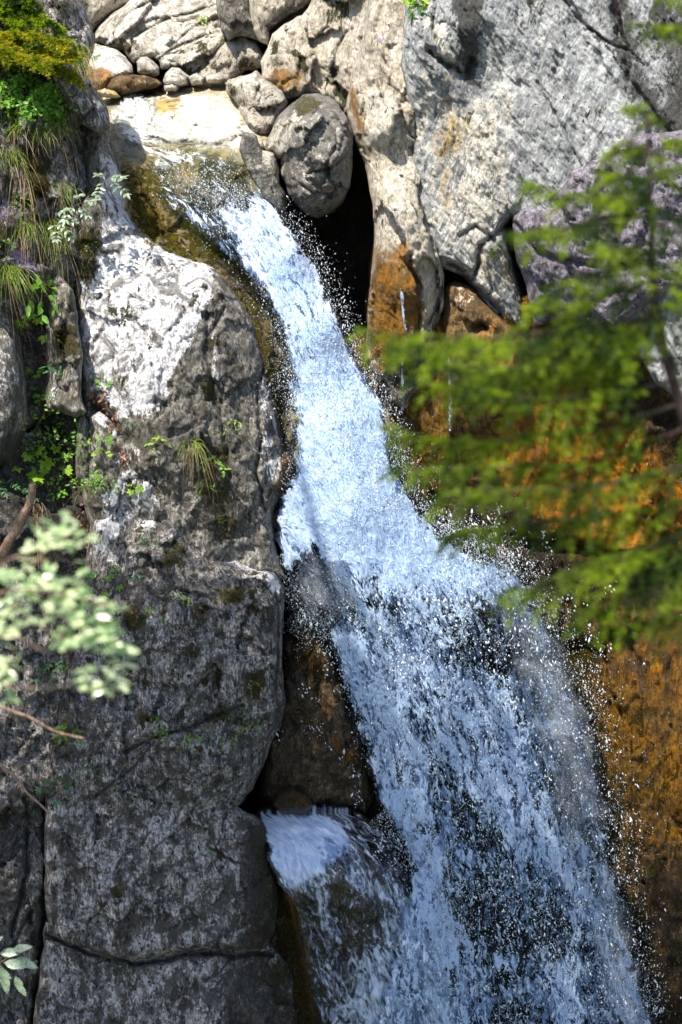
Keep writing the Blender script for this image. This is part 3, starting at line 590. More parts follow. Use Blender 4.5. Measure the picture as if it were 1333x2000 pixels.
stone('boulder', 'low brown wet boulder lying across the head of the stream', [(208, 170), (218, 152), (235, 146), (262, 146), (290, 148), (310, 155), (319, 165), (300, 176), (262, 180), (238, 188), (215, 180)], [(240, 165, 3.55), (300, 165, 3.5)], m_ochre, edge=15, roll=0.3, thick=0.6, seed=69, masks=[('D', [(205, 165), (300, 165), (290, 190), (210, 190)], 8, 0.45), ('L', [(270, 146), (320, 155), (318, 168), (290, 165)], 7, 0.5), ('W', None, 1, 0.4)], facets=[(4, 0.08, 0.03)], **kw)
stone('boulder', 'small ochre stone at the left bank of the stream', [(190, 178), (205, 172), (225, 178), (240, 190), (225, 193), (200, 190)], [(215, 182, 3.3)], m_bed, edge=9, roll=0.15, thick=0.3, seed=70, masks=[('O', [(205, 172), (240, 180), (240, 192), (215, 190)], 4, 0.6)], **kw)
peb = [([(311, 118), (325, 112), (336, 122), (332, 134), (316, 136)], 3.9), ([(324, 104), (345, 101), (360, 108), (352, 117), (330, 117)], 4.1), ([(330, 122), (345, 119), (352, 128), (340, 134)], 3.9), ([(368, 150), (385, 142), (400, 152), (398, 166), (374, 168)], 3.55),
       ([(402, 150), (425, 145), (440, 153), (432, 163), (405, 162)], 3.5), ([(322, 168), (336, 163), (348, 170), (344, 176), (324, 176)], 3.4), ([(440, 162), (456, 158), (462, 170), (448, 176)], 3.3), ([(498, 278), (512, 276), (518, 290), (504, 294)], 1.6)]
plab = ['little pale angular stone right above the small rounded one', 'small flat stone tucked under the wide bedded boulder', 'tiny stone resting on top of the flat-topped white one', 'pale rounded stone at the foot of the mottled block, left one', 'pale flat stone at the foot of the mottled block, right one', 'tiny brown stone just below the flat-topped white one', 'little stone at the head of the stream left of the squat boulder', 'small wet stone jammed at the top of the rock fin']
for i, (pg, y) in enumerate(peb):
    stone('pebble', plab[i], pg, [(pg[0][0], pg[0][1], y)], m_white, cat='stone', group='small stones among the upper boulders', step=2, edge=9, roll=0.16, thick=0.25, jit=2, amp=(0.02, 0.01, 0.003), seed=71 + i, masks=[('L', None, 1, 0.35)])
stone('rock', 'big pale rock with an orange stained hollow, joined to the tan cliff',
      [(512, 158), (510, 120), (524, 92), (530, 66), (556, 46), (590, 30), (625, -20), (640, -90), (780, -90), (770, 100), (740, 260), (712, 262), (690, 250), (668, 212), (640, 190), (600, 182), (575, 196), (556, 200), (530, 172)],
      [(540, 80, 2.6), (650, 0, 2.3), (740, 0, 1.7), (570, 130, 2.55), (620, 100, 2.3), (530, 170, 2.5), (700, 120, 1.8), (640, 180, 2.2), (720, 240, 1.5), (560, 190, 2.6)], m_tan, edge=22, roll=0.2, thick=1.6, facets=[(2.5, 0.2, 0.07), (7, .05, .02)], seed=81,
      cracks=[([(655, 140), (665, 180), (690, 210)], 7, 0.15), ([(648, 150), (650, 110), (680, 60)], 4, 0.06)],
      masks=[('O', [(525, 125), (560, 125), (600, 135), (600, 170), (570, 182), (530, 165)], 12, 0.9), ('M', [(525, 85), (545, 80), (545, 105), (528, 110)], 6, 0.8), ('M', [(560, 95), (580, 95), (605, 130), (600, 145), (580, 125)], 5, 1.0),
             ('M', [(610, -20), (680, -40), (690, 20), (640, 50)], 10, 0.7), ('M', [(640, 140), (665, 150), (690, 210), (670, 215), (650, 180)], 5, 0.85), ('O', [(660, 130), (700, 160), (710, 230), (680, 210)], 8, 0.5), ('L', None, 1, 0.3), ('D', [(600, 170), (640, 178), (625, 190), (600, 184)], 4, 0.3)], **kw)
stone('boulder', 'squat grey and white boulder behind the tall rounded one',
      [(446, 178), (447, 158), (470, 148), (488, 146), (500, 138), (512, 150), (530, 160), (548, 178), (562, 200), (552, 222), (530, 262), (500, 270), (484, 258), (478, 240), (464, 205)],
      [(470, 160, 2.6), (520, 180, 2.3), (510, 240, 2.2)], m_white, edge=24, roll=0.38, thick=0.9, facets=[(4, 0.22, 0.06)], seed=82,
      masks=[('D', [(470, 200), (530, 170), (560, 200), (545, 230), (500, 225), (480, 215)], 7, 0.5), ('D', [(478, 240), (530, 245), (525, 268), (490, 270)], 6, 0.6), ('M', [(450, 162), (475, 160), (470, 185), (452, 188)], 5, 0.7), ('M', [(470, 200), (495, 195), (500, 215), (475, 215)], 5, 0.5), ('L', [(446, 150), (500, 140), (520, 165), (470, 200), (450, 190)], 6, 0.5)], **kw)  # lit left top painted paler
stone('boulder', 'tall rounded cracked boulder jammed above the dark gap beside the fall',
      [(514, 296), (522, 270), (536, 244), (552, 222), (572, 200), (594, 184), (618, 182), (642, 190), (662, 206), (680, 232), (688, 262), (688, 330), (682, 365), (668, 395), (645, 416), (622, 426), (600, 420), (580, 402), (566, 385), (556, 355), (548, 345), (545, 315), (530, 300)],
      [(530, 290, 1.6), (560, 240, 1.35), (600, 200, 1.35), (650, 215, 1.1), (640, 300, 0.85), (590, 300, 0.95), (670, 330, 1.0), (610, 380, 0.95), (620, 415, 1.15), (565, 340, 1.2), (553, 280, 1.35), (572, 250, 1.1)], m_round, edge=28, roll=0.4, thick=1.0, facets=[(2.6, 0.20, 0.06), (7, 0.06, 0.02)], seed=83,
      cracks=[([(640, 240), (660, 280), (640, 320), (655, 370), (630, 400)], 3, 0.06), ([(600, 340), (640, 330), (680, 300)], 3, 0.05), ([(575, 350), (610, 380), (640, 380)], 3, 0.05), ([(660, 225), (672, 260), (665, 300)], 3, 0.05)],
      masks=[('L', [(516, 296), (540, 244), (580, 210), (590, 230), (560, 270), (555, 330), (546, 340), (542, 312)], 6, 1.1), ('L', [(570, 230), (640, 210), (670, 260), (660, 330), (600, 400), (570, 340)], 20, 0.36), ('M', [(565, 205), (600, 186), (640, 195), (620, 210), (600, 228), (585, 222)], 6, 0.7), ('D', [(640, 330), (688, 320), (670, 400), (630, 420), (610, 420)], 8, 0.4)], step=3, amp=(0.05, 0.024, 0.007), ridge=0.012)  # lit left flank and dim lower right side painted in

# ------------------------------------------------------------------ right-hand cliff
tag(rock('tan_cliff', [(735, -420), (830, -420), (812, -40), (812, 60), (806, 130), (822, 200), (824, 300), (818, 380), (848, 470), (868, 540), (868, 600), (850, 650), (835, 700), (818, 760), (795, 800), (760, 790), (735, 740), (712, 700), (718, 640), (722, 560), (730, 470), (728, 400), (712, 320), (690, 262), (676, 210), (690, 130), (712, 60)],
     [(760, -300, 2.0), (720, 100, 1.35), (780, 0, 1.35), (800, 120, 1.2), (700, 200, 1.4), (760, 250, 0.95), (810, 300, 1.1), (720, 330, 1.25), (770, 400, 0.75), (735, 480, 1.0), (785, 550, 0.70), (850, 560, 0.95), (730, 640, 1.0), (770, 680, 0.80), (820, 700, 1.0), (760, 770, 0.95)],
     m_tan, step=3, edge=22, roll=0.3, thick=2.2, inset=0.2, jit=4, cap=False, flat=[[(775, -500), (920, -500), (920, 520), (790, 520), (775, 200)]], facets=[(2.0, 0.15, 0.05), (6, 0.05, 0.015)], amp=(0.05, 0.034, 0.009), ridge=0.035, tilt=0.35, aniso=(1, 1, 0.6), seed=91,
     cracks=[([(805, -100), (808, 60), (802, 130), (815, 200), (818, 380), (845, 480), (860, 560), (850, 640)], 4, 0.05), ([(800, 500), (820, 560), (822, 620), (812, 660)], 5, 0.08), ([(835, 640), (860, 590), (868, 560)], 5, 0.1)],
     masks=[('L', [(700, 200), (760, 40), (800, 60), (800, 300), (800, 460), (745, 470), (730, 380)], 20, 0.42),
            ('O', [(722, 480), (800, 480), (830, 560), (830, 640), (800, 720), (735, 720), (715, 640)], 12, 0.85), ('W', [(722, 500), (800, 500), (830, 560), (830, 640), (820, 760), (735, 760), (715, 640)], 10, 0.7),
            ('D', [(790, 180), (825, 190), (825, 300), (800, 300), (785, 230)], 9, 0.45), ('D', [(800, 640), (840, 640), (830, 780), (760, 800), (740, 740), (790, 720)], 9, 0.7), ('O', [(675, 160), (700, 180), (715, 260), (700, 260), (680, 220)], 6, 0.7),
            ('M', [(725, 560), (790, 560), (780, 640), (740, 650)], 20, 0.15), ('T', [(800, 640), (805, 640), (830, 760), (815, 760)], 5, 0.5)]), kind='structure')
tag(rock('grey_cliff', [(806, -420), (1760, -420), (1760, 900), (1440, 830), (1333, 790), (1280, 745), (1225, 650), (1150, 560), (1080, 500), (1030, 450), (1000, 420), (985, 440), (1000, 520), (1022, 590), (1040, 650), (1000, 640), (965, 615), (930, 570), (905, 540), (885, 530), (855, 520), (825, 470), (800, 390), (800, 300), (800, 200), (785, 130), (790, 60)],
     [(850, -350, 1.6), (1300, -350, 1.5), (1700, -350, 0.8), (830, 0, 1.1), (860, 130, 0.75), (900, 60, 0.75), (930, 130, 0.95), (835, 250, 1.0), (850, 400, 0.95), (950, 250, 0.75), (900, 450, 0.85), (960, 540, 0.85), (1020, 620, 0.95), (1000, 420, 0.7), (1050, 100, 0.85), (1100, 300, 0.6), (1100, 480, 0.7), (1230, 100, 0.7), (1230, 350, 0.4), (1240, 620, 0.6), (1333, 200, 0.55), (1333, 500, 0.25), (1340, 700, 0.2), (1700, 400, -0.3), (1700, 850, -0.4)],
     m_blue, step=3, edge=20, roll=0.25, thick=2.2, jit=4, cap=False, facets=[(1.4, 0.06, 0.015), (5.0, 0.04, 0.012)], amp=(0.05, 0.034, 0.012), ridge=0.050, rug=0.05, tilt=0.42, aniso=(1.6, 1, 0.5), seed=92,
     cracks=[([(840, 100), (860, 118), (890, 130), (905, 150), (920, 115)], 8, 0.16), ([(850, 0), (845, 60), (865, 118)], 5, 0.07), ([(925, 545), (940, 480), (985, 445)], 5, 0.09), ([(880, 515), (935, 560), (975, 615)], 7, 0.14),
             ([(1195, -60), (1205, 20), (1215, 80), (1235, 160), (1290, 240), (1333, 290)], 6, 0.10), ([(1100, 0), (1150, 60), (1240, 110)], 4, 0.05), ([(1050, 160), (1090, 230), (1140, 330)], 4, 0.05), ([(900, 460), (930, 440), (965, 470)], 4, 0.06)],
     masks=[('L', [(850, 30), (880, 60), (890, 120), (862, 115), (846, 70)], 6, 0.9), ('L', [(810, 0), (850, 0), (850, 300), (880, 480), (830, 440), (805, 200)], 14, 0.5), ('O', [(860, 130), (905, 140), (910, 300), (880, 420), (850, 380), (845, 250)], 14, 0.5), ('L', [(840, 180), (1000, 180), (1000, 420), (960, 600), (880, 500), (850, 400)], 40, 0.72),
            ('D', [(880, -60), (960, -60), (940, 60), (935, 180), (900, 150), (895, 60)], 12, 1.1), ('D', [(1180, -60), (1230, -60), (1260, 130), (1333, 230), (1400, 330), (1300, 300), (1220, 190), (1190, 80)], 14, 0.8), ('D', [(1270, 0), (1420, 0), (1420, 300), (1290, 280)], 25, 0.75), ('D', [(860, -60), (1200, -60), (1180, 20), (1000, 60)], 40, 0.3),
            ('O', [(925, 480), (985, 450), (1010, 540), (1030, 640), (960, 600)], 12, 0.35), ('T', [(1000, 300), (1050, 300), (1060, 340), (1010, 400)], 10, 0.3)]), kind='structure')
stone('rock', 'overhanging crusty block at the right, tinged lilac behind the spruce twigs',
      [(1000, 425), (1030, 390), (1075, 400), (1110, 330), (1190, 300), (1230, 262), (1420, 250), (1480, 480), (1333, 560), (1260, 600), (1180, 660), (1110, 620), (1045, 640), (1028, 560), (1008, 500)],
      [(1010, 440, 0.55), (1100, 400, 0.42), (1300, 300, 0.25), (1100, 560, 0.5), (1300, 560, 0.2), (1200, 450, 0.25)], m_lilac, edge=26, roll=0.3, thick=1.0, inset=0.2, facets=[(3.0, 0.14, 0.05), (8, 0.04, 0.015)], amp=(0.05, 0.03, 0.012), ridge=0.04, seed=93,
      cracks=[([(1000, 430), (1060, 500), (1180, 520)], 6, 0.1)], masks=[('D', [(1040, 560), (1140, 600), (1230, 640), (1140, 680), (1040, 640)], 14, 0.6), ('D', None, 1, 0.35)])  # recess shade painted dark over the lilac stone
stone('rock', 'mossy block with a small hollow at the foot of the grey cliff',
      [(868, 560), (890, 545), (925, 560), (955, 598), (985, 625), (1035, 655), (1050, 720), (980, 760), (880, 760), (862, 690), (868, 640)],
      [(890, 580, 1.0), (950, 640, 0.8), (1020, 680, 0.9), (900, 720, 0.85)], m_ochre, edge=20, roll=0.25, thick=0.9, facets=[(4, 0.12, 0.03)], seed=94, amp=(0.04, 0.02, 0.008),
      cracks=[([(928, 642), (940, 634), (950, 640)], 7, 0.2)],
      masks=[('L', [(880, 550), (930, 570), (920, 610), (880, 600)], 9, 0.45), ('O', [(870, 600), (1030, 640), (1040, 740), (880, 740)], 20, 0.35), ('M', [(880, 560), (950, 590), (930, 700), (870, 700)], 14, 0.35), ('W', None, 1, 0.35)])

# ------------------------------------------------------------------ wet rocks in the fall
stone('rock', 'dark wet pillar rock with an orange scar, between the huge boulder and the fall',
      [(545, 1260), (560, 1242), (585, 1234), (610, 1236), (632, 1252), (650, 1285), (664, 1330), (690, 1400), (708, 1450), (718, 1500), (728, 1565), (715, 1590), (640, 1590), (540, 1590), (500, 1560), (520, 1450), (540, 1380)],
      [(580, 1245, 0.55), (620, 1300, 0.18), (560, 1400, 0.42), (640, 1400, 0.22), (600, 1500, 0.36), (690, 1520, 0.34), (540, 1560, 0.55), (650, 1580, 0.55)], m_wet, edge=34, roll=0.4, thick=1.1, inset=0.3, step=3, facets=[(3.5, 0.10, 0.02), (9, 0.03, 0.01)], amp=(0.05, 0.03, 0.010), ridge=0.02, aniso=(1.2, 1, 0.7), seed=95,
      masks=[('W', None, 1, 0.9), ('M', [(560, 1250), (650, 1260), (680, 1400), (600, 1400)], 20, 0.35), ('L', [(600, 1420), (650, 1430), (660, 1540), (600, 1520)], 26, 0.22), ('O', [(560, 1245), (620, 1240), (655, 1310), (640, 1350), (590, 1310), (555, 1290)], 12, 0.4), ('L', [(624, 1330), (640, 1330), (656, 1360), (658, 1400), (642, 1412), (630, 1390)], 4, 1.4), ('O', [(650, 1440), (700, 1470), (700, 1490), (655, 1465)], 5, 0.9), ('D', [(540, 1300), (580, 1300), (600, 1500), (560, 1600), (500, 1600), (520, 1450)], 20, 0.3)])  # soft pale patch in the centre is a painted sheen
stone('rock', 'small brown rock peeping out above the foam of the ledge',
      [(528, 1570), (545, 1545), (570, 1535), (598, 1545), (612, 1570), (600, 1590), (550, 1590)], [(570, 1560, 0.12)], m_ochre, edge=18, roll=0.25, thick=0.5, step=3, seed=96, masks=[('D', None, 1, 0.62), ('W', None, 1, 0.8)])
stone('rock', 'submerged ledge rock that the foam slides over, below the pillar rock',
      [(505, 1595), (560, 1572), (640, 1570), (715, 1588), (770, 1640), (790, 1690), (800, 1760), (850, 1900), (880, 2080), (900, 2350), (640, 2350), (600, 1950), (570, 1800), (545, 1730), (525, 1680)],
      [(560, 1580, 0.66), (640, 1580, 0.70), (720, 1595, 0.68), (560, 1680, 0.10), (650, 1700, 0.05), (740, 1690, 0.15), (600, 1760, 0.0), (700, 1800, -0.05), (780, 1780, 0.1), (650, 1950, 0.0), (800, 1950, 0.1), (700, 2200, -0.05)], m_ochre, edge=26, roll=0.3, thick=1.0, step=3, facets=[(3, 0.08, 0.02)], amp=(0.04, 0.03, 0.010), seed=97,
      masks=[('W', None, 1, 1.0), ('L', [(600, 1660), (700, 1660), (780, 1690), (740, 1730), (620, 1730)], 20, 0.3), ('D', [(690, 1600), (790, 1680), (790, 1740), (700, 1640)], 10, 0.55), ('D', [(570, 1740), (800, 1750), (900, 2100), (600, 2100)], 20, 0.65)])
stone('rock', 'wet black rock knob showing through the thin spray above the pillar rock',
      [(560, 1225), (565, 1170), (585, 1110), (610, 1075), (628, 1090), (650, 1140), (670, 1200), (690, 1280), (660, 1300), (600, 1280)], [(610, 1100, 0.62), (610, 1200, 0.52), (660, 1260, 0.6)], m_wet, edge=30, roll=0.25, thick=0.7, seed=98, step=4, masks=[('W', None, 1, 1.0), ('D', None, 1, 0.5)])
# ------------------------------------------------------------------ water
def water_mat(name, scale=1.0, sx=1.0, sy=0.42, film=0.07, col=(0.66, 0.76, 1.0), sharp=0.16, deepcol=(0.05, 0.09, 0.10), lace=0.5, seed=0.0, veil=1.0, nz=1.0):  # col: skylight blue of the shade tinted into the foam
    """aerated water: white foam clots and threads over a clear glossy film; the weight follows the flow density"""
    N = NT(name)
    uv = N.n('UVMap').outputs[0]
    uvm = N.mapping(uv, (sx * scale, sy * scale, 1), loc=(seed, seed * 1.7, 0))
    warp = N.n('TexNoise'); N.put(warp.inputs['Vector'], uvm); warp.inputs['Scale'].default_value = 5.0; warp.inputs['Detail'].default_value = 3
    va = N.n('VectorMath', operation='MULTIPLY_ADD'); N.put(va.inputs[0], warp.outputs['Color']); va.inputs[1].default_value = (0.16, 0.16, 0); N.put(va.inputs[2], uvm)
    w = va.outputs[0]
    n_big = N.noise(w, 3.2, 4, 0.55)
    n_mid = N.noise(w, 13, 5, 0.62, 0.5)
    n_fin = N.noise(w, 42, 4, 0.65, 0.3)
    vor = N.n('TexVoronoi', feature='DISTANCE_TO_EDGE'); N.put(vor.inputs['Vector'], w); vor.inputs['Scale'].default_value = 15
    web = N.math('SUBTRACT', 1.0, N.step(0.0, 0.16, vor.outputs['Distance']))
    vor2 = N.n('TexVoronoi', feature='DISTANCE_TO_EDGE'); N.put(vor2.inputs['Vector'], w); vor2.inputs['Scale'].default_value = 34
    web2 = N.math('SUBTRACT', 1.0, N.step(0.0, 0.2, vor2.outputs['Distance']))
    d = N.attr('dens').outputs['Fac']
    # field around zero, spread about +-0.5
    f = N.math('MULTIPLY_ADD', n_big, 1.5 * nz, -0.75 * nz)
    f = N.math('ADD', f, N.math('MULTIPLY_ADD', n_mid, 2.6 * nz, -1.3 * nz))
    f = N.math('ADD', f, N.math('MULTIPLY_ADD', n_fin, 1.8 * nz, -0.9 * nz))
    f = N.math('ADD', f, N.math('MULTIPLY', web, 0.40 * lace)); f = N.math('ADD', f, N.math('MULTIPLY_ADD', web2, 0.26 * lace, -0.18 * lace))
    th = N.math('MULTIPLY_ADD', d, -1.9, 0.95)
    k = N.math('SUBTRACT', f, th)
    a = N.step(-sharp, 0.16 + sharp, k)
    edge = N.step(0.0, 0.06, d)
    a = N.math('MULTIPLY', N.math('MULTIPLY', a, edge), veil)
    thick = N.step(0.0, 0.9, k)
    h = N.math('ADD', N.math('MULTIPLY', n_mid, 1.0), N.math('MULTIPLY', n_fin, 0.6)); h = N.math('ADD', h, N.math('MULTIPLY', web, 0.12))
    nb = N.bump(h, 0.55, 0.055)
    fo = N.n('BsdfPrincipled'); N.put(fo.inputs['Base Color'], N.mix(N.step(0.40, 0.58, N.math('MULTIPLY_ADD', n_fin, 0.7, N.math('MULTIPLY', n_mid, 0.3))), tuple(c * q for c, q in zip(col, (0.62, 0.70, 0.82))), tuple(min(1, c * 1.06) for c in col)))
    fo.inputs['Roughness'].default_value = 0.35; fo.inputs['Specular IOR Level'].default_value = 0.5; N.put(fo.inputs['Normal'], nb)
    tr = N.n('BsdfTranslucent'); tr.inputs['Color'].default_value = (*col, 1); N.put(tr.inputs['Normal'], nb)
    mx = N.n('MixShader'); mx.inputs[0].default_value = 0.30; N.t.links.new(fo.outputs[0], mx.inputs[1]); N.t.links.new(tr.outputs[0], mx.inputs[2])
    # clear film
    tp = N.n('BsdfTransparent'); tp.inputs['Color'].default_value = (0.90, 0.95, 0.96, 1)
    gl = N.n('BsdfGlossy'); gl.inputs['Roughness'].default_value = 0.10; gl.inputs['Color'].default_value = (0.55, 0.62, 0.70, 1); N.put(gl.inputs['Normal'], nb)
    fr = N.n('Fresnel'); fr.inputs['IOR'].default_value = 1.33; N.put(fr.inputs['Normal'], nb)
    fl = N.n('MixShader'); N.put(fl.inputs[0], N.math('MULTIPLY', N.math('ADD', fr.outputs[0], film), edge, clamp=True)); N.t.links.new(tp.outputs[0], fl.inputs[1]); N.t.links.new(gl.outputs[0], fl.inputs[2])
    m2 = N.n('MixShader'); N.put(m2.inputs[0], a); N.t.links.new(fl.outputs[0], m2.inputs[1]); N.t.links.new(mx.outputs[0], m2.inputs[2])
    N.t.links.new(m2.outputs[0], N.out.inputs[0])
    return N.m

def dens_field(U, V, base, blobs):
    """piecewise density: base value, then soft polygons that pull it towards a value"""
    D = np.full(U.shape, float(base))
    q = np.stack([U / 70, V / 70, U * 0], -1)
    wu = U + 26 * fbm(q, 4, 201, 0.6); wv = V + 26 * fbm(q + 20, 4, 202, 0.6)
    for (pg, soft, val, k) in blobs:
        m = sstep(-soft, soft, sdf_poly(wu, wv, pg)) * k
        D = D * (1 - m) + val * m
    return D

def water(name, poly, ctrl, mat, flow, base, blobs, step=4, fade=26, amp=(0.05, 0.03, 0.012), parent=None, seed=1, jit=16, lift=0.0, along=0.35):
    poly = np.asarray(poly, float)
    u0, v0 = poly.min(0) - 30; u1, v1 = poly.max(0) + 30
    U, V = np.meshgrid(np.arange(u0, u1, step), np.arange(v0, v1, step))
    S = sdf_poly(U, V, poly) + jit * fbm(np.stack([U / 50, V / 50, U * 0 + seed], -1), 5, seed, 0.6)
    fl = np.asarray(flow, float); seg = np.hypot(*(fl[1:] - fl[:-1]).T); cl = np.concatenate([[0], np.cumsum(seg)])
    uc = np.interp(V, fl[:, 1], fl[:, 0]); arc = np.interp(V, fl[:, 1], cl) + (U - uc) * 0.25
    S_ = np.stack([(U - uc) * 0.9 * PX, arc * PX, np.zeros_like(U)], -1)
    dep = tps(ctrl)(U, V) - lift
    n = S_ * np.array([1.0, along, 1.0])
    dep = dep + amp[0] * fbm(n * 2.5, 4, seed) + amp[1] * fbm(n * 9, 4, seed + 1, 0.6) + amp[2] * fbm(n * 30, 3, seed + 2, 0.6)
    D = dens_field(U, V, base, blobs)
    ed = sstep(-fade * 0.2, fade, S)
    D = np.clip(D * 0.999 * (0.25 + 0.75 * ed) - (1 - ed) * 0.30, 0, 2) * (S > 0)
    keep = S > -1
    fm = keep[:-1, :-1] & keep[1:, :-1] & keep[1:, 1:] & keep[:-1, 1:]
    ny, nx = U.shape; idx = np.arange(ny * nx).reshape(ny, nx)
    F = np.stack([idx[:-1, :-1][fm], idx[1:, :-1][fm], idx[1:, 1:][fm], idx[:-1, 1:][fm]], -1)
    used = np.unique(F); rem = np.full(ny * nx, -1); rem[used] = np.arange(len(used)); F = rem[F]
    W3 = P(U, V, dep).reshape(-1, 3)[used]
    o = mesh_obj(name, W3, F, mat, smooth=True, parent=parent)
    me = o.data
    at = me.attributes.new('dens', 'FLOAT', 'POINT'); at.data.foreach_set('value', D.reshape(-1)[used].astype(np.float32))
    uvl = me.uv_layers.new(name='UVMap')
    uvs = S_.reshape(-1, 3)[used][:, :2]
    li = np.empty(len(me.loops), np.int32); me.loops.foreach_get('vertex_index', li)
    uvl.data.foreach_set('uv', uvs[li].astype(np.float32).ravel())
    return o

FLOW = [(330, 250), (400, 330), (470, 400), (530, 500), (585, 620), (635, 760), (690, 900), (750, 1040), (830, 1250), (900, 1500), (950, 1750), (990, 2000), (1040, 2400)]
FALL = [(285, 312), (340, 296), (420, 290), (478, 306), (500, 345), (545, 400), (585, 445), (615, 500), (648, 570), (680, 640), (705, 710), (750, 770), (768, 840), (775, 920), (815, 985), (860, 1040), (930, 1080), (1020, 1100), (1060, 1160),
        (1090, 1260), (1130, 1360), (1160, 1460), (1190, 1600), (1220, 1740), (1250, 1880), (1290, 2020), (1360, 2350), (640, 2350), (720, 2000), (780, 1800), (795, 1680), (770, 1620), (730, 1560), (708, 1480), (684, 1400), (655, 1300), (635, 1250), (600, 1232), (556, 1236),
        (548, 1150), (540, 1080), (530, 1010), (548, 960), (572, 900), (566, 820), (560, 730), (545, 660), (515, 590), (480, 540), (430, 495), (370, 445), (315, 395), (283, 348)]
FCTRL = [(320, 400, 1.0), (340, 440, 0.86), (410, 510, 0.74), (300, 320, 1.45), (400, 310, 1.48), (480, 330, 1.42), (360, 370, 1.12), (450, 400, 1.02), (540, 430, 1.05), (470, 500, 0.82), (560, 500, 0.82), (620, 540, 1.0), (540, 640, 0.62), (640, 640, 0.66), (690, 700, 0.85), (580, 800, 0.46), (680, 820, 0.46), (750, 830, 0.7),
         (560, 980, 0.42), (680, 1000, 0.22), (800, 1000, 0.55), (900, 1080, 0.7), (1000, 1130, 0.85), (570, 1180, 0.42), (700, 1200, 0.15), (850, 1200, 0.45), (1000, 1250, 0.75), (680, 1350, 0.12), (800, 1400, 0.25), (950, 1400, 0.50), (1130, 1400, 0.85), (740, 1560, 0.12), (880, 1600, 0.25), (1050, 1600, 0.45), (1190, 1620, 0.72),
         (820, 1800, -0.1), (950, 1800, 0.1), (1100, 1800, 0.35), (1240, 1850, 0.55), (900, 2100, -0.15), (1290, 2100, 0.3), (1000, 2350, -0.1)]
m_w1 = water_mat('white_water', 1.2, 1.0, 0.40, film=0.0)
m_w2 = water_mat('white_water_back', 1.0, 1.0, 0.35, seed=7.3, film=-0.02, sharp=0.25, col=(0.50, 0.62, 0.95))
m_lace = water_mat('laced_water', 0.70, 1.0, 0.42, lace=0.55, nz=0.85, seed=3.1, film=0.05, sharp=0.38, col=(0.70, 0.80, 0.96))
m_veil = water_mat('water_veil', 0.5, 1.0, 0.30, seed=9.0, film=-0.05, sharp=0.9, veil=0.22, lace=0.0, col=(0.80, 0.87, 1.0))
m_shal = water_mat('shallow_water', 0.6, 1.0, 0.7, seed=5.1, film=-0.01, sharp=0.3, col=(0.95, 0.94, 0.88))

BL = [([(280, 300), (480, 290), (500, 360), (450, 430), (340, 380)], 12, 0.26, 1), ([(330, 340), (440, 420), (520, 600), (470, 540), (400, 420)], 14, 0.22, 0.9),
      ([(430, 410), (530, 400), (640, 560), (700, 700), (750, 800), (700, 900), (600, 860), (560, 720), (500, 560), (450, 450)], 20, 0.70, 1),
      ([(480, 500), (560, 640), (590, 860), (560, 900), (556, 730), (510, 600)], 12, 0.40, 1),
      ([(600, 700), (720, 740), (770, 900), (860, 1050), (1040, 1110), (1010, 1160), (760, 1150), (640, 1090), (580, 1040), (600, 860)], 60, 0.88, 1),
      ([(640, 900), (760, 880), (860, 1050), (800, 1100), (660, 1040)], 60, 1.05, 1),
      ([(900, 1040), (1100, 1110), (1080, 1210), (960, 1130)], 34, 0.42, 1),
      ([(540, 940), (600, 930), (600, 1050), (560, 1120), (540, 1060)], 16, 0.72, 1),
      ([(560, 1120), (610, 1060), (640, 1100), (660, 1160), (680, 1230), (640, 1240), (560, 1230)], 12, 0.26, 1),
      ([(640, 1230), (760, 1190), (840, 1400), (840, 1620), (760, 1600), (700, 1430)], 30, 0.58, 1),
      ([(700, 1480), (760, 1560), (860, 1700), (900, 1900), (800, 1900), (780, 1700), (720, 1560)], 20, 0.60, 1),
      ([(760, 1180), (860, 1160), (900, 1220), (900, 1330), (820, 1330), (760, 1240)], 40, 0.56, 1), ([(860, 1200), (1000, 1200), (1030, 1320), (960, 1350), (880, 1300)], 40, 0.34, 1),
      ([(850, 1320), (1000, 1330), (1050, 1460), (1020, 1560), (900, 1560), (840, 1450)], 40, 0.56, 1), ([(1000, 1240), (1100, 1280), (1160, 1500), (1190, 1640), (1100, 1620), (1030, 1420)], 30, 0.36, 1),
      ([(880, 1560), (960, 1560), (1000, 1640), (940, 1680), (880, 1640)], 14, 0.34, 1), ([(960, 1540), (1080, 1560), (1120, 1680), (1060, 1720), (980, 1660)], 20, 0.56, 1),
      ([(900, 1690), (1080, 1720), (1120, 1820), (1090, 1880), (940, 1880), (900, 1780)], 40, 0.28, 1), ([(930, 1640), (1060, 1700), (1080, 1740), (960, 1720)], 10, 0.42, 1),
      ([(1120, 1660), (1200, 1700), (1250, 1900), (1150, 1880), (1110, 1780)], 20, 0.52, 1), ([(760, 1850), (1270, 1900), (1360, 2350), (640, 2350)], 30, 0.50, 1), ([(960, 1880), (1040, 1900), (1040, 2000), (960, 2000)], 20, 0.33, 1)]

fall = thing('waterfall', tuple(P(700, 1900, 0.2)), 'white waterfall plunging over the lip and fanning out down the wet cliff', 'waterfall'); fall['kind'] = 'structure'
water('water_sheet', FALL, FCTRL, m_w1, FLOW, 0.45, BL, step=4, parent=fall, seed=301, lift=0.06)
BL2 = [(pg, s, v * 0.85 + 0.05, k) for (pg, s, v, k) in BL]
water('water_sheet', [(u - 6 * (i > 30), v) for i, (u, v) in enumerate(FALL)], FCTRL, m_w2, FLOW, 0.40, BL2, step=5, parent=fall, seed=311, lift=-0.10)

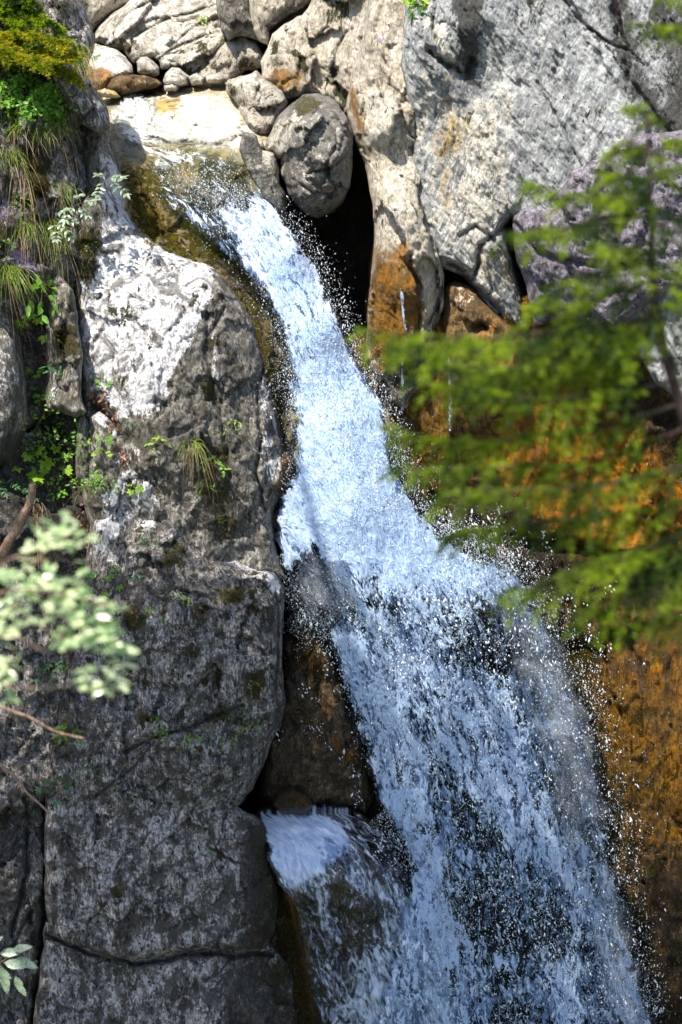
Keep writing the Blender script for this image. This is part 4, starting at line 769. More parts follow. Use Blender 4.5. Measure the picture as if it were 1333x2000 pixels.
VEIL = [(470, 420), (540, 430), (620, 560), (700, 720), (790, 830), (830, 980), (960, 1060), (1060, 1120), (1130, 1260), (1190, 1450), (1240, 1700), (1300, 2000), (1380, 2350), (640, 2350), (800, 1800), (740, 1540), (650, 1260), (560, 1180), (545, 1000), (580, 850), (560, 650)]
water('water_veil', VEIL, FCTRL, m_veil, FLOW, -0.2, [([(560, 1080), (660, 1080), (700, 1180), (620, 1220), (560, 1200)], 30, 0.6, 1), ([(960, 1180), (1100, 1200), (1200, 1600), (1120, 1650), (1040, 1400)], 50, 0.8, 1), ([(1120, 1600), (1260, 1800), (1300, 2050), (1180, 2000)], 40, 0.7, 1)], step=8, parent=fall, seed=361, lift=0.16, fade=60, jit=26)

LEDGE = [(496, 1588), (520, 1572), (555, 1562), (600, 1568), (640, 1562), (690, 1572), (735, 1600), (775, 1640), (792, 1680), (800, 1740), (840, 1800), (880, 1900), (900, 2000), (930, 2350), (640, 2350), (628, 2010), (604, 1930), (590, 1850), (574, 1780), (560, 1745), (540, 1728), (530, 1690), (518, 1650), (505, 1610)]
LFLOW = [(540, 1590), (620, 1650), (660, 1740), (700, 1860), (740, 2000), (800, 2400)]
LCTRL = [(520, 1590, 0.42), (600, 1568, 0.52), (700, 1578, 0.54), (780, 1650, 0.40), (540, 1680, 0.02), (620, 1680, -0.08), (720, 1690, 0.0), (800, 1740, 0.0), (570, 1750, -0.10), (650, 1800, -0.14), (760, 1820, -0.16), (610, 1930, -0.08), (720, 1950, -0.16), (860, 1950, -0.15), (700, 2300, -0.15), (900, 2300, -0.15)]
low = thing('lower_cascade', tuple(P(700, 1900, 0.0)), 'foaming cascade sliding over the ledge rock below the pillar rock', 'cascade'); low['kind'] = 'structure'
water('water_sheet', LEDGE, LCTRL, m_lace, LFLOW, 0.42, [([(505, 1590), (640, 1600), (680, 1650), (630, 1700), (600, 1715), (555, 1725), (530, 1680)], 16, 1.0, 1), ([(690, 1590), (780, 1650), (790, 1720), (700, 1640)], 12, 0.28, 1), ([(620, 1640), (760, 1680), (760, 1730), (640, 1720)], 14, 0.34, 1),
       ([(560, 1745), (600, 1740), (640, 1850), (620, 1960), (600, 1880)], 14, 0.28, 1), ([(640, 1740), (780, 1750), (770, 1820), (700, 1860), (640, 1820)], 16, 0.30, 1), ([(780, 1740), (900, 1900), (920, 2100), (640, 2100), (700, 1900)], 24, 0.52, 1)],
      step=3, parent=low, seed=321, fade=14, jit=8, lift=0.03, amp=(0.07, 0.045, 0.016))
water('water_sheet', LEDGE, LCTRL, m_w2, LFLOW, 0.25, [([(505, 1590), (640, 1600), (680, 1650), (630, 1700), (555, 1725), (530, 1680)], 16, 0.8, 1), ([(780, 1740), (900, 1900), (920, 2100), (700, 2100), (740, 1900)], 24, 0.5, 1)],
      step=5, parent=low, seed=331, fade=14, jit=8, lift=-0.01)
# shallow stream that slides down to the lip
tag(water('stream', [(200, 178), (300, 176), (330, 190), (300, 235), (330, 250), (400, 262), (450, 280), (480, 300), (470, 330), (400, 330), (300, 330), (240, 300), (222, 250)],
      [(215, 180, 4.0), (310, 178, 4.0), (230, 220, 2.95), (310, 215, 3.0), (260, 255, 2.30), (380, 268, 2.1), (300, 300, 1.68), (400, 300, 1.58), (470, 310, 1.52), (350, 330, 1.36), (440, 330, 1.32), (245, 295, 1.8)],
      m_shal, [(250, 180), (270, 240), (350, 280), (400, 330)], 0.30, [([(215, 190), (300, 192), (310, 240), (230, 250)], 18, 0.55, 1), ([(240, 245), (330, 250), (330, 300), (260, 290)], 8, 0.45, 1), ([(300, 245), (480, 265), (480, 295), (330, 290)], 8, 0.10, 1), ([(270, 300), (440, 300), (450, 325), (290, 325)], 12, 0.38, 1)], step=3, seed=341, fade=8, jit=5, lift=0.05, amp=(0.02, 0.02, 0.008)), kind='structure')

for pg in ([(780, 560), (788, 560), (794, 620), (804, 690), (782, 696), (784, 630)], [(781, 690), (790, 690), (791, 810), (783, 812)], [(872, 690), (881, 690), (886, 845), (876, 840)]):
    tag(water('trickle', pg, [(pg[0][0], pg[0][1], surf_y(pg[0][0], pg[0][1]) - .05), (pg[2][0], pg[2][1], surf_y(pg[2][0] - 4, pg[2][1] - 10) - .05), (pg[0][0] + 40, pg[0][1], surf_y(*pg[0]) - .05)], m_w1, [(pg[0][0], pg[0][1] - 20), (pg[2][0], pg[2][1] + 160)], 0.50, [], step=2, fade=3, jit=4, seed=int(pg[0][0]), amp=(.01, .01, .004)), kind='structure')

# ------------------------------------------------------------------ spray: every droplet is a small solid bead
def spray_mat():
    N = NT('droplets'); b = N.n('BsdfPrincipled'); b.inputs['Base Color'].default_value = (0.86, 0.92, 0.98, 1); b.inputs['Roughness'].default_value = 0.15
    b.inputs['Specular IOR Level'].default_value = 0.9
    tr = N.n('BsdfTranslucent'); tr.inputs['Color'].default_value = (0.86, 0.92, 0.98, 1)
    mx = N.n('MixShader'); mx.inputs[0].default_value = 0.35; N.t.links.new(b.outputs[0], mx.inputs[1]); N.t.links.new(tr.outputs[0], mx.inputs[2])
    N.t.links.new(mx.outputs[0], N.out.inputs[0]); return N.m
m_drop = spray_mat()
OCT_V = np.array([(1, 0, 0), (-1, 0, 0), (0, 1, 0), (0, -1, 0), (0, 0, 1.0), (0, 0, -1.0)])
OCT_F = np.array([(0, 2, 4), (2, 1, 4), (1, 3, 4), (3, 0, 4), (2, 0, 5), (1, 2, 5), (3, 1, 5), (0, 3, 5)])
def drops(zones):
    pts, rad, st = [], [], []
    fy = tps(FCTRL)
    for (pl, wd, n, r0, r1, dy, clump) in zones:
        pl = np.asarray(pl, float); seg = np.hypot(*(pl[1:] - pl[:-1]).T); c = np.concatenate([[0], np.cumsum(seg)])
        if clump:
            nc = max(2, n // clump); tc = rng.random(nc) * c[-1]; oc = rng.normal(0, 1, nc); cid = rng.integers(0, nc, n)
            t = np.clip(tc[cid] + rng.normal(0, 9, n), 0, c[-1]); off = oc[cid] * wd + rng.normal(0, 7, n)
        else:
            t = rng.random(n) * c[-1]; off = rng.normal(0, 1, n) * wd
        u = np.interp(t, c, pl[:, 0]); v = np.interp(t, c, pl[:, 1])
        k = np.clip(np.searchsorted(c, t) - 1, 0, len(seg) - 1); tx = (pl[k + 1] - pl[k]) / seg[k][:, None]
        u = u - tx[:, 1] * off; v = v + tx[:, 0] * off
        y = fy(u, v) - 0.10 + rng.normal(0, dy, n)
        pts.append(P(u, v, y)); rad.append(r0 * (r1 / r0) ** (rng.random(n) ** 3.0)); st.append(tx)
    pts = np.vstack(pts); rad = np.concatenate(rad); n = len(pts)
    ax = rad[:, None] * np.stack([rng.uniform(0.7, 1.1, n), rng.uniform(0.7, 1.1, n), 1.0 + 2.6 * rng.random(n) ** 3], -1)
    vv = OCT_V[None] * ax[:, None]
    sh = rng.normal(0.15, 0.3, n); vv[..., 0] = vv[..., 0] - vv[..., 2] * sh[:, None]
    V = (vv + pts[:, None]).reshape(-1, 3); F = (OCT_F[None] + (np.arange(n) * 6)[:, None, None]).reshape(-1, 3)
    return V, F
Z = [([(560, 420), (610, 490), (650, 570), (690, 660), (706, 720)], 12, 700, .002, .007, 0.10, 0),
     ([(540, 400), (600, 480), (640, 570), (680, 650), (700, 700)], 24, 700, .002, .007, 0.12, 0),
     ([(400, 340), (480, 420), (540, 520), (590, 640), (630, 760)], 34, 4500, .002, .007, 0.08, 6),
     ([(300, 320), (400, 350), (470, 410)], 26, 1500, .002, .006, 0.05, 0),
     ([(600, 700), (680, 860), (740, 1000)], 55, 9000, .002, .008, 0.12, 8),
     ([(700, 720), (730, 760), (770, 850), (800, 950)], 14, 900, .002, .008, 0.10, 0),
     ([(780, 960), (860, 1050), (940, 1090), (1010, 1110)], 24, 3600, .002, .008, 0.15, 7),
     ([(840, 1020), (960, 1080), (1060, 1150)], 26, 1500, .0018, .006, 0.20, 0),
     ([(760, 1100), (880, 1250), (960, 1450), (1000, 1700), (1060, 2020)], 120, 14000, .003, .015, 0.16, 9),
     ([(900, 1150), (1020, 1300), (1080, 1500), (1120, 1700), (1180, 2000)], 80, 9000, .0025, .012, 0.18, 6),
     ([(1010, 1120), (1080, 1250), (1140, 1420), (1190, 1600), (1240, 1800), (1290, 2000)], 26, 4000, .002, .008, 0.2, 0),
     ([(1040, 1160), (1110, 1280), (1180, 1450), (1240, 1650)], 30, 500, .002, .006, 0.2, 0),
     ([(640, 1080), (690, 1180), (750, 1350), (800, 1560), (860, 1750), (880, 2000)], 32, 9000, .002, .008, 0.10, 8),
     ([(560, 1080), (600, 1180), (640, 1240)], 34, 2500, .002, .006, 0.06, 6),
     ([(540, 620), (560, 720), (572, 860), (560, 950)], 10, 700, .002, .005, 0.05, 0),
     ([(740, 1590), (790, 1650), (860, 1730), (900, 1850)], 20, 2500, .002, .007, 0.06, 0)]
V_, F_ = drops(Z)
tag(mesh_obj('spray', V_, F_, m_drop, smooth=True), 'white droplets of spray flung from the falling water', 'spray', kind='stuff')
# ------------------------------------------------------------------ plants
def leaf_mat(name, c1, c2, trans=0.45, rough=0.45, spec=0.4, scale=9.0):
    N = NT(name); pos = N.n('NewGeometry').outputs['Position']
    k = N.step(0.38, 0.62, N.noise(pos, scale, 3, 0.6))
    c = N.mix(k, c1, c2); c = N.mix(N.step(0.5, 0.66, N.noise(pos, scale * 7, 2, 0.5)), c, tuple(0.62 * x for x in c1))
    b = N.n('BsdfPrincipled'); N.put(b.inputs['Base Color'], c); b.inputs['Roughness'].default_value = rough; b.inputs['Specular IOR Level'].default_value = spec
    t = N.n('BsdfTranslucent'); hs = N.n('HueSaturation'); N.put(hs.inputs['Color'], c); hs.inputs['Value'].default_value = 1.5; hs.inputs['Saturation'].default_value = 1.1; N.put(t.inputs['Color'], hs.outputs[0])
    m = N.n('MixShader'); m.inputs[0].default_value = trans; N.t.links.new(b.outputs[0], m.inputs[1]); N.t.links.new(t.outputs[0], m.inputs[2])
    N.t.links.new(m.outputs[0], N.out.inputs[0]); return N.m
m_leaf = leaf_mat('fresh_leaf', (0.12, 0.28, 0.03), (0.20, 0.42, 0.05))
m_leafd = leaf_mat('dark_leaf', (0.04, 0.14, 0.05), (0.08, 0.22, 0.07))
m_leafy = leaf_mat('bright_leaf', (0.26, 0.46, 0.04), (0.40, 0.56, 0.06))
m_pale = leaf_mat('pale_leaf', (0.34, 0.50, 0.22), (0.74, 0.80, 0.52), rough=0.25, spec=0.9, scale=5)
m_silver = leaf_mat('silvery_leaf', (0.22, 0.33, 0.20), (0.42, 0.50, 0.36), rough=0.3, spec=0.8, scale=12)
m_grass = leaf_mat('grass_blade', (0.13, 0.22, 0.02), (0.26, 0.34, 0.045), scale=6)
m_straw = leaf_mat('dry_grass', (0.20, 0.14, 0.07), (0.36, 0.27, 0.15), scale=6)
m_needle = leaf_mat('spruce_needle', (0.022, 0.065, 0.005), (0.32, 0.43, 0.02), trans=0.5, rough=0.5, scale=5)  # two tones paint shaded and sunlit needles into the colour
m_needley = leaf_mat('yellow_needle', (0.16, 0.24, 0.012), (0.46, 0.42, 0.03), trans=0.45, rough=0.5, scale=9)
m_dead = leaf_mat('dead_leaf', (0.13, 0.055, 0.030), (0.26, 0.13, 0.08), trans=0.15, scale=20)
m_mossg = leaf_mat('moss_tuft', (0.085, 0.075, 0.008), (0.20, 0.16, 0.015), trans=0.2, scale=14)
m_shade_leaf = leaf_mat('shade_tree_leaf', (0.04, 0.09, 0.02), (0.07, 0.13, 0.02), trans=0.2, scale=2)  # leaves of the added unseen tree that shades the fall
def bark_mat(name, a, b):
    N = NT(name); pos = N.n('NewGeometry').outputs['Position']; n = N.noise(N.mapping(pos, (3, 3, 1)), 18, 6, 0.7)
    s = N.n('BsdfPrincipled'); N.put(s.inputs['Base Color'], N.mix(N.step(0.4, 0.6, n), a, b)); s.inputs['Roughness'].default_value = 0.85; N.put(s.inputs['Normal'], N.bump(n, 0.7, 0.01))
    N.t.links.new(s.outputs[0], N.out.inputs[0]); return N.m
m_bark = bark_mat('dark_bark', (0.016, 0.009, 0.008), (0.05, 0.03, 0.024))
m_twig = bark_mat('brown_twig', (0.16, 0.095, 0.06), (0.34, 0.23, 0.16))
m_stem = bark_mat('green_stem', (0.10, 0.11, 0.03), (0.20, 0.15, 0.06))

def unit(a): return a / (np.linalg.norm(a, axis=-1, keepdims=True) + 1e-9)
class Geo:
    def __init__(s): s.v, s.f, s.n = [], [], 0
    def add(s, V, F):
        s.v.append(np.asarray(V, float).reshape(-1, 3)); s.f.append(np.asarray(F, int).reshape(-1, 3) + s.n); s.n += len(s.v[-1])
    def tube(s, pts, r0, r1, sides=5):
        pts = np.asarray(pts, float); n = len(pts)
        tg = unit(np.gradient(pts, axis=0)); ref = np.array([0.13, 0.9, 0.41]); a = unit(np.cross(tg, ref)); b = np.cross(tg, a)
        r = np.linspace(r0, r1, n)[:, None, None]; th = np.arange(sides) / sides * 2 * np.pi
        V = pts[:, None] + r * (np.cos(th)[None, :, None] * a[:, None] + np.sin(th)[None, :, None] * b[:, None])
        i = np.arange(n - 1)[:, None] * sides; j = np.arange(sides)[None]; k = (j + 1) % sides
        q = np.stack([i + j, i + k, i + sides + k, i + sides + j], -1).reshape(-1, 4)
        s.add(V.reshape(-1, 3), np.vstack([q[:, [0, 1, 2]], q[:, [0, 2, 3]]]))
    def leaves(s, pos, d, nrm, L, W, fold=0.25, droop=0.15, widest=0.42):
        pos = np.atleast_2d(pos).astype(float); n = len(pos)
        d = unit(np.broadcast_to(d, (n, 3)).astype(float)); nrm = np.broadcast_to(nrm, (n, 3)).astype(float)
        sd = unit(np.cross(d, nrm)); up = np.cross(sd, d)
        L = np.broadcast_to(L, n)[:, None]; W = np.broadcast_to(W, n)[:, None] / 2
        def pt(t, w, side):
            return pos + d * L * t + sd * W * w * side + up * (W * w * fold - L * droop * t * t)
        V = np.stack([pt(0, 0, 0), pt(widest * .5, .75, -1), pt(widest, 1, -1), pt(.78, .62, -1), pt(1, 0, 0), pt(.78, .62, 1), pt(widest, 1, 1), pt(widest * .5, .75, 1), pt(widest, 0, 0), pt(.78, 0, 0)], 1)
        F = np.array([(0, 8, 1), (1, 8, 2), (2, 8, 9), (2, 9, 3), (3, 9, 4), (4, 9, 5), (5, 9, 6), (6, 9, 8), (6, 8, 7), (7, 8, 0)])
        s.add(V, (F[None] + (np.arange(n) * 10)[:, None, None]))
    def needles(s, pos, d, L, w):
        n = len(pos); d = unit(d); rv = rng.normal(0, 1, (n, 3)); sd = unit(np.cross(d, rv))
        L = np.broadcast_to(L, n)[:, None]
        V = np.stack([pos - sd * w / 2, pos + sd * w / 2, pos + d * L * .7 + sd * w / 2, pos + d * L, pos + d * L * .7 - sd * w / 2], 1)
        F = np.array([(0, 1, 2), (0, 2, 4), (4, 2, 3)]); s.add(V, F[None] + (np.arange(n) * 5)[:, None, None])
    def lobed(s, pos, d, nrm, R, lobes=5):
        d = unit(np.asarray(d, float)); sd = unit(np.cross(d, nrm)); up = np.cross(sd, d)
        V = [pos]; prof = []
        for k in range(lobes):
            a = (k - (lobes - 1) / 2) * math.radians(58)
            ln = R * (1 - 0.10 * abs(k - (lobes - 1) / 2))
            prof += [(a - .42, ln * .62), (a - .18, ln * .86), (a, ln), (a + .18, ln * .86)]
        prof.append((a + .42, ln * .6))
        for a, l in prof: V.append(pos + d * math.cos(a) * l + sd * math.sin(a) * l + up * (0.18 * l * math.cos(3 * a) * .4 - 0.25 * l * l / R))
        s.add(V, [(0, i, i + 1) for i in range(1, len(V) - 1)])
    def obj(s, name, mat, parent=None, smooth=False):
        return mesh_obj(name, np.vstack(s.v), np.vstack(s.f), mat, parent=parent, smooth=smooth)

def crv(p0, d, L, n=6, droop=0.4, wob=0.05):
    t = np.linspace(0, 1, n)[:, None]; d = unit(np.asarray(d, float))
    w = rng.normal(0, wob * L, (n, 3)) * t
    return np.asarray(p0) + d * L * t + np.array([0, 0, -1.0]) * droop * L * t * t + w * 0.5

def herb(u, v, size, label, mat=None, n=6, kind='pinnate', leaf=0.04, up=0.6, side=0.0, droop=0.5, width=0.5, group=None, name='herb', cat='herb', y=None):
    """a small plant rooted on the rock at photograph pixel (u, v)"""
    mat = mat or m_leaf
    y = surf_y(u, v) if y is None else y; leaf = leaf * 1.25
    p0 = P(u, v, y + 0.01); S = size * PX * 1.1
    r = thing(name, tuple(p0), label, cat, group)
    gs, gl = Geo(), Geo()
    for k in range(n):
        a = (k + rng.uniform(0, .8)) / n * math.pi * 2
        d = np.array([math.cos(a) * 0.9 + side, -0.7 - 0.4 * rng.random(), up + math.sin(a) * 0.6])
        L = S * rng.uniform(0.5, 1.0)
        c = crv(p0, d, L, 6, droop); gs.tube(c, 0.0022, 0.0012, 4)
        tg = unit(np.gradient(c, axis=0))
        if kind == 'pinnate':
            for i in range(2, 6):
                for sgn in (-1, 1):
                    sdv = np.cross(tg[i], [0, -0.5, 0.9]) * sgn
                    gl.leaves(c[i], tg[i] * 0.6 + sdv + rng.normal(0, .15, 3), np.array([0, -.6, .8]) + rng.normal(0, .25, 3), leaf * rng.uniform(.7, 1.1), leaf * width, droop=0.25)
            gl.leaves(c[-1], tg[-1], np.array([0, -.6, .8]), leaf * 1.1, leaf * width)
        elif kind == 'maple':
            gl.lobed(c[-1], tg[-1] + rng.normal(0, .3, 3), np.array([0.1, -.8, .6]) + rng.normal(0, .25, 3), leaf * rng.uniform(.8, 1.15))
        elif kind == 'palmate':
            nn = 5
            for i in range(nn):
                b = (i - 2) * 0.7
                sdv = np.cross(tg[-1], [0, -0.8, 0.6])
                gl.leaves(c[-1], tg[-1] * math.cos(b) + sdv * math.sin(b), np.array([0, -.8, .6]) + rng.normal(0, .2, 3), leaf * rng.uniform(.8, 1.1), leaf * width)
        else:
            for i in range(3, 6):
                gl.leaves(c[i] + rng.normal(0, .004, 3), tg[i] + rng.normal(0, .7, 3), np.array([0, -.8, .6]) + rng.normal(0, .4, 3), leaf * rng.uniform(.6, 1.1), leaf * width * rng.uniform(.8, 1.1))
    gs.obj('stem', m_stem, r); gl.obj('leaves', mat, r)
    return r

def grass(u, v, size, n, label, mat=None, dirx=0.4, droop=1.2, spread=14, dry=0.25, group=None, y=None, w=0.006, cat='grass tuft'):
    y = surf_y(u, v) if y is None else y
    r = thing('grass_tuft', tuple(P(u, v, y)), label, cat, group)
    g, gd = Geo(), Geo()
    for k in range(n):
        p0 = P(u + rng.normal(0, spread), v + rng.normal(0, spread * .5), y + 0.02)
        L = size * PX * rng.uniform(0.55, 1.15)
        dead = rng.random() < dry and n > 20 or dry > .8
        d = np.array([rng.normal(dirx, .5), -0.6 - .5 * rng.random(), 0.1 if dead else rng.uniform(.3, 1.0)])
        c = crv(p0, d, L, 8, droop * (1.5 if dead else 1) * rng.uniform(.7, 1.3), 0.03)
        tg = unit(np.gradient(c, axis=0)); sd = unit(np.cross(tg, [0.2, -.9, .3] + rng.normal(0, .3, 3)))
        ww = (w * np.array([.7, 1, 1, .95, .85, .65, .4, .05]) * rng.uniform(.6, 1.1))[:, None] / 2
        V = np.vstack([c - sd * ww, c + sd * ww]); i = np.arange(7)
        (gd if dead else g).add(V, np.vstack([np.stack([i, i + 8, i + 9], -1), np.stack([i, i + 9, i + 1], -1)]))
    if g.n: g.obj('blades', mat or m_grass, r)
    if gd.n > 64: gd.obj('dry_blades', m_straw, r)
    return r

def spruce_limb(root, line, y0, y1, spread, thick=0.010, mat=None, dens=1.0, twl=0.16, nl=0.017, nw=0.0026, gap=0.034, droop=0.25, bare=0.12, bark=None, scale=1.0):
    """one limb: a woody axis (part) with its needled sprays (sub-part)"""
    line = np.asarray(line, float); n = len(line)
    ys = np.linspace(y0, y1, n)
    ctl = P(line[:, 0], line[:, 1], ys)
    t = np.linspace(0, n - 1, 24); pts = np.stack([np.interp(t, np.arange(n), ctl[:, k]) for k in range(3)], -1)
    pts = pts + np.cumsum(rng.normal(0, 0.0025 * scale, pts.shape), 0)
    gw = Geo(); gw.tube(pts, thick, thick * 0.25, 6)
    seg = np.linalg.norm(np.diff(pts, axis=0), axis=1); cl = np.concatenate([[0], np.cumsum(seg)]); Ltot = cl[-1]
    NP, ND = [], []
    def sample(s): return np.stack([np.interp(s, cl, pts[:, k]) for k in range(3)], -1)
    def clothe(a, b, step=0.0016):
        L = np.linalg.norm(b - a); m = max(4, int(L / (step * scale) * dens)); q = rng.random(m)[:, None]
        ax = unit(b - a); rv = rng.normal(0, 1, (m, 3)); rad = unit(rv - (rv @ ax)[:, None] * ax); rad[:, 2] = np.abs(rad[:, 2]) * 0.8 + rad[:, 2] * 0.3
        NP.append(a + (b - a) * q); ND.append(unit(rad * 0.85 + ax * 0.75))
    s = bare * Ltot
    while s < Ltot:
        f = s / Ltot; p = sample(s); tg = unit(sample(min(Ltot, s + .02)) - sample(max(0, s - .02)))
        for sgn in (-1, 1):
            side = unit(np.cross(tg, [0, 0, 1.0])) * sgn
            L = twl * scale * (1.05 - 0.5 * f) * rng.uniform(.6, 1.15)
            d = unit(tg * 0.75 + side * spread + np.array([0, 0, -droop + rng.normal(0, .34)]))
            c = crv(p, d, L, 6, 0.50, 0.10); gw.tube(c, 0.0022 * scale, 0.001 * scale, 4)
            for i in range(5): clothe(c[i], c[i + 1])
            for i in range(1, 5):
                for s2 in (-1, 1):
                    l2 = L * 0.42 * (1 - i / 7) * rng.uniform(.7, 1.2)
                    d2 = unit(d * 0.8 + np.cross(d, [0, 0, 1]) * s2 * 0.8 + np.array([0, 0, rng.normal(-.1, .2)]))
                    e = c[i] + d2 * l2; clothe(c[i], e); 
        s += gap * scale * rng.uniform(.7, 1.3)
    for a, b in zip(pts[int(24 * bare):-1], pts[int(24 * bare) + 1:]): clothe(a, b, 0.003)
    tip = pts[-1] + unit(pts[-1] - pts[-3]) * 0.05 * scale; clothe(pts[-1], tip)
    br = gw.obj('branch', bark or m_bark, root, smooth=True)
    g = Geo(); pos = np.vstack(NP); d = np.vstack(ND); g.needles(pos, d, nl * scale * rng.uniform(.7, 1.15, len(pos)), nw * scale)
    me = mesh_obj('needles', np.vstack(g.v), np.vstack(g.f), mat or m_needle, origin=pos.mean(0))
    me.parent = br; me.location = np.array(me.location) - np.array(br.location) - np.array(root.location)
    return br

# --- spruce standing close to the camera, its crown reaching in from the right
YS = -13.0
base = np.array([3.3, YS, -3.2])
spruce = thing('spruce_tree', tuple(base), 'young green spruce reaching in from the right, out of focus before the ochre cliff', 'tree')
tl = [(1265, 232), (1268, 300), (1272, 400), (1272, 500), (1282, 600), (1300, 700), (1345, 830), (1420, 1000), (1500, 1250), (1580, 1600)]
tp = np.vstack([P([a for a, b in tl], [b for a, b in tl], YS), base[None]])[::-1]
t = np.linspace(0, len(tp) - 1, 50); tp2 = np.stack([np.interp(t, np.arange(len(tp)), tp[:, k]) for k in range(3)], -1) + rng.normal(0, .002, (50, 3))
g = Geo(); g.tube(tp2, 0.034, 0.003, 8); g.obj('trunk', m_bark, spruce, smooth=True)
LIMBS = [([(1266, 245), (1255, 225), (1230, 222)], 0, .15, .5, .08), ([(1268, 285), (1225, 275), (1185, 285)], 0, .1, .7, .10), ([(1268, 300), (1300, 285), (1345, 275)], 0, -.1, .7, .10),
         ([(1270, 350), (1220, 345), (1165, 350)], 0, -.15, .8, .10), ([(1270, 350), (1320, 340), (1380, 345)], 0, .1, .8, .11),
         ([(1271, 400), (1190, 395), (1100, 390), (1015, 355)], 0, .15, .8, .11), ([(1271, 430), (1180, 425), (1100, 440), (1010, 460)], 0, -.2, .8, .12), ([(1272, 440), (1330, 430), (1400, 440)], 0, .1, .8, .13),
         ([(1273, 500), (1200, 520), (1130, 530), (1075, 560)], 0, -.25, .8, .13), ([(1275, 530), (1340, 530), (1400, 560)], 0, -.1, .8, .13), ([(1280, 545), (1200, 575), (1120, 590), (1055, 595)], 0, .2, .8, .12),
         ([(1280, 560), (1262, 625), (1215, 680), (1150, 700), (1060, 700)], 0, -.15, .8, .12),
         ([(1285, 620), (1180, 640), (1080, 650), (940, 668), (820, 665), (725, 655)], 0, -.35, .8, .13), ([(1300, 700), (1180, 705), (1040, 720), (900, 715), (790, 690)], 0, .25, .8, .15),
         ([(1310, 740), (1200, 760), (1060, 780), (930, 760), (840, 750)], 0, -.3, .8, .15), ([(1330, 790), (1200, 830), (1050, 850), (900, 870), (740, 835)], 0, -.1, .8, .15),
         ([(1345, 830), (1250, 870), (1120, 900), (960, 905), (790, 905)], 0, .3, .8, .15), ([(1345, 830), (1380, 880), (1420, 900)], 0, .1, .8, .15), ([(1380, 900), (1250, 930), (1100, 950), (960, 960), (850, 975)], 0, -.3, .8, .15),
         ([(1400, 950), (1300, 1000), (1180, 1020), (1010, 1030), (880, 1045)], 0, .05, .8, .15), ([(1420, 1000), (1320, 1050), (1220, 1080), (1100, 1110), (990, 1150)], 0, -.2, .8, .15),
         ([(1440, 1050), (1350, 1090), (1250, 1085), (1180, 1100)], 0, .2, .8, .14), ([(1450, 1080), (1380, 1130), (1270, 1170), (1140, 1190)], 0, -.1, .8, .14), ([(1272, 470), (1230, 480), (1180, 475)], 0, -.2, .8, .13), ([(1280, 600), (1340, 610), (1400, 650)], 0, -.1, .8, .14), ([(1300, 690), (1360, 700), (1400, 760)], 0, .1, .8, .14), ([(1270, 380), (1240, 370), (1200, 385)], 0, -.2, .8, .12), ([(1480, 1170), (1400, 1190), (1310, 1210), (1230, 1230)], 0, .1, .8, .12)]
for ln, a, b, sp_, tw in LIMBS:
    spruce_limb(spruce, ln, YS + a, YS + b, sp_, twl=tw * 1.3, thick=0.007, dens=0.95, gap=0.055)
for ln, a, b, sp_, tw in LIMBS[11:14]:
    du, dv = rng.uniform(20, 90), rng.uniform(12, 34)
    spruce_limb(spruce, [(u + du * k / (len(ln) - 1), v + dv * k / (len(ln) - 1) + rng.normal(0, 6)) for k, (u, v) in enumerate(ln)], YS + a + .1, YS - b * 1.6 + .25, sp_ * 1.1, twl=tw * 1.3, thick=0.006, dens=0.55)
# sprays of a second conifer hanging in at the top right corner
b2 = thing('conifer_bough', tuple(P(1450, -60, -12.2)), 'dark blurred conifer bough hanging in at the top right corner', 'branch')
spruce_limb(b2, [(1450, -60), (1380, 30), (1310, 50), (1265, 40)], -12.2, -12.4, .8, twl=.12, dens=.7); spruce_limb(b2, [(1450, -60), (1390, 0), (1340, -5), (1300, -10)], -12.2, -12.1, .8, twl=.1, dens=.7)

# --- leafy branch close to the camera on the left
YL = -13.2
lb = thing('leafy_branch', tuple(P(-120, 1250, YL)), 'pale green blurred leafy branch hanging in from the left edge, in front of the boulder', 'branch')
LST = [[(-120, 1250), (-40, 1130), (30, 1085), (100, 1095)], [(-120, 1250), (-20, 1160), (50, 1195), (110, 1245), (190, 1240), (235, 1270)], [(-20, 1160), (60, 1150), (150, 1165), (215, 1185)], [(60, 1110), (100, 1060), (150, 1040)], [(-120, 1250), (-40, 1330), (60, 1345), (160, 1340), (230, 1335)], [(-120, 1250), (-30, 1235), (30, 1240), (90, 1275)]]
gs, gl = Geo(), Geo()
for k, ln in enumerate(LST):
    p = P([a for a, b in ln], [b for a, b in ln], YL + 0.12 * math.sin(k * 2.1)); t = np.linspace(0, len(p) - 1, 14)
    gs.tube(np.stack([np.interp(t, np.arange(len(p)), p[:, j]) for j in range(3)], -1), 0.0045, 0.0018, 5)
q0 = P(-120, 1250, YL)
gs.tube(np.array([q0, q0 + [-.5, .05, -.15], q0 + [-1.1, .1, -.8], q0 + [-1.5, .2, -2.2], q0 + [-1.8, .2, -4.5], [q0[0] - 2.0, q0[1] + .2, -7.6]])[::-1], .035, .006, 7)
q1 = q0 + np.array([-1.1, .1, -.8]); gs.tube(np.array([q1, q1 + [.2, 2.2, -.3], P(-160, 1300, -9.5)]), .014, .010, 6)
gs.obj('twig', m_twig, lb, smooth=True)
CL = [(120, 1035, 4), (100, 1062, 5), (62, 1078, 4), (140, 1062, 5), (15, 1125, 6), (55, 1150, 5), (95, 1150, 4), (20, 1190, 6), (48, 1215, 3), (8, 1245, 4), (130, 1160, 6), (155, 1172, 5), (172, 1203, 5), (148, 1128, 4), (205, 1190, 4), (172, 1232, 5), (132, 1250, 4),
      (195, 1232, 5), (152, 1262, 3), (222, 1228, 3), (215, 1262, 5), (240, 1285, 3), (165, 1320, 3), (218, 1332, 4), (190, 1342, 3), (-2, 1320, 4), (15, 1300, 3), (2, 1355, 3), (110, 1195, 4), (80, 1130, 4)]
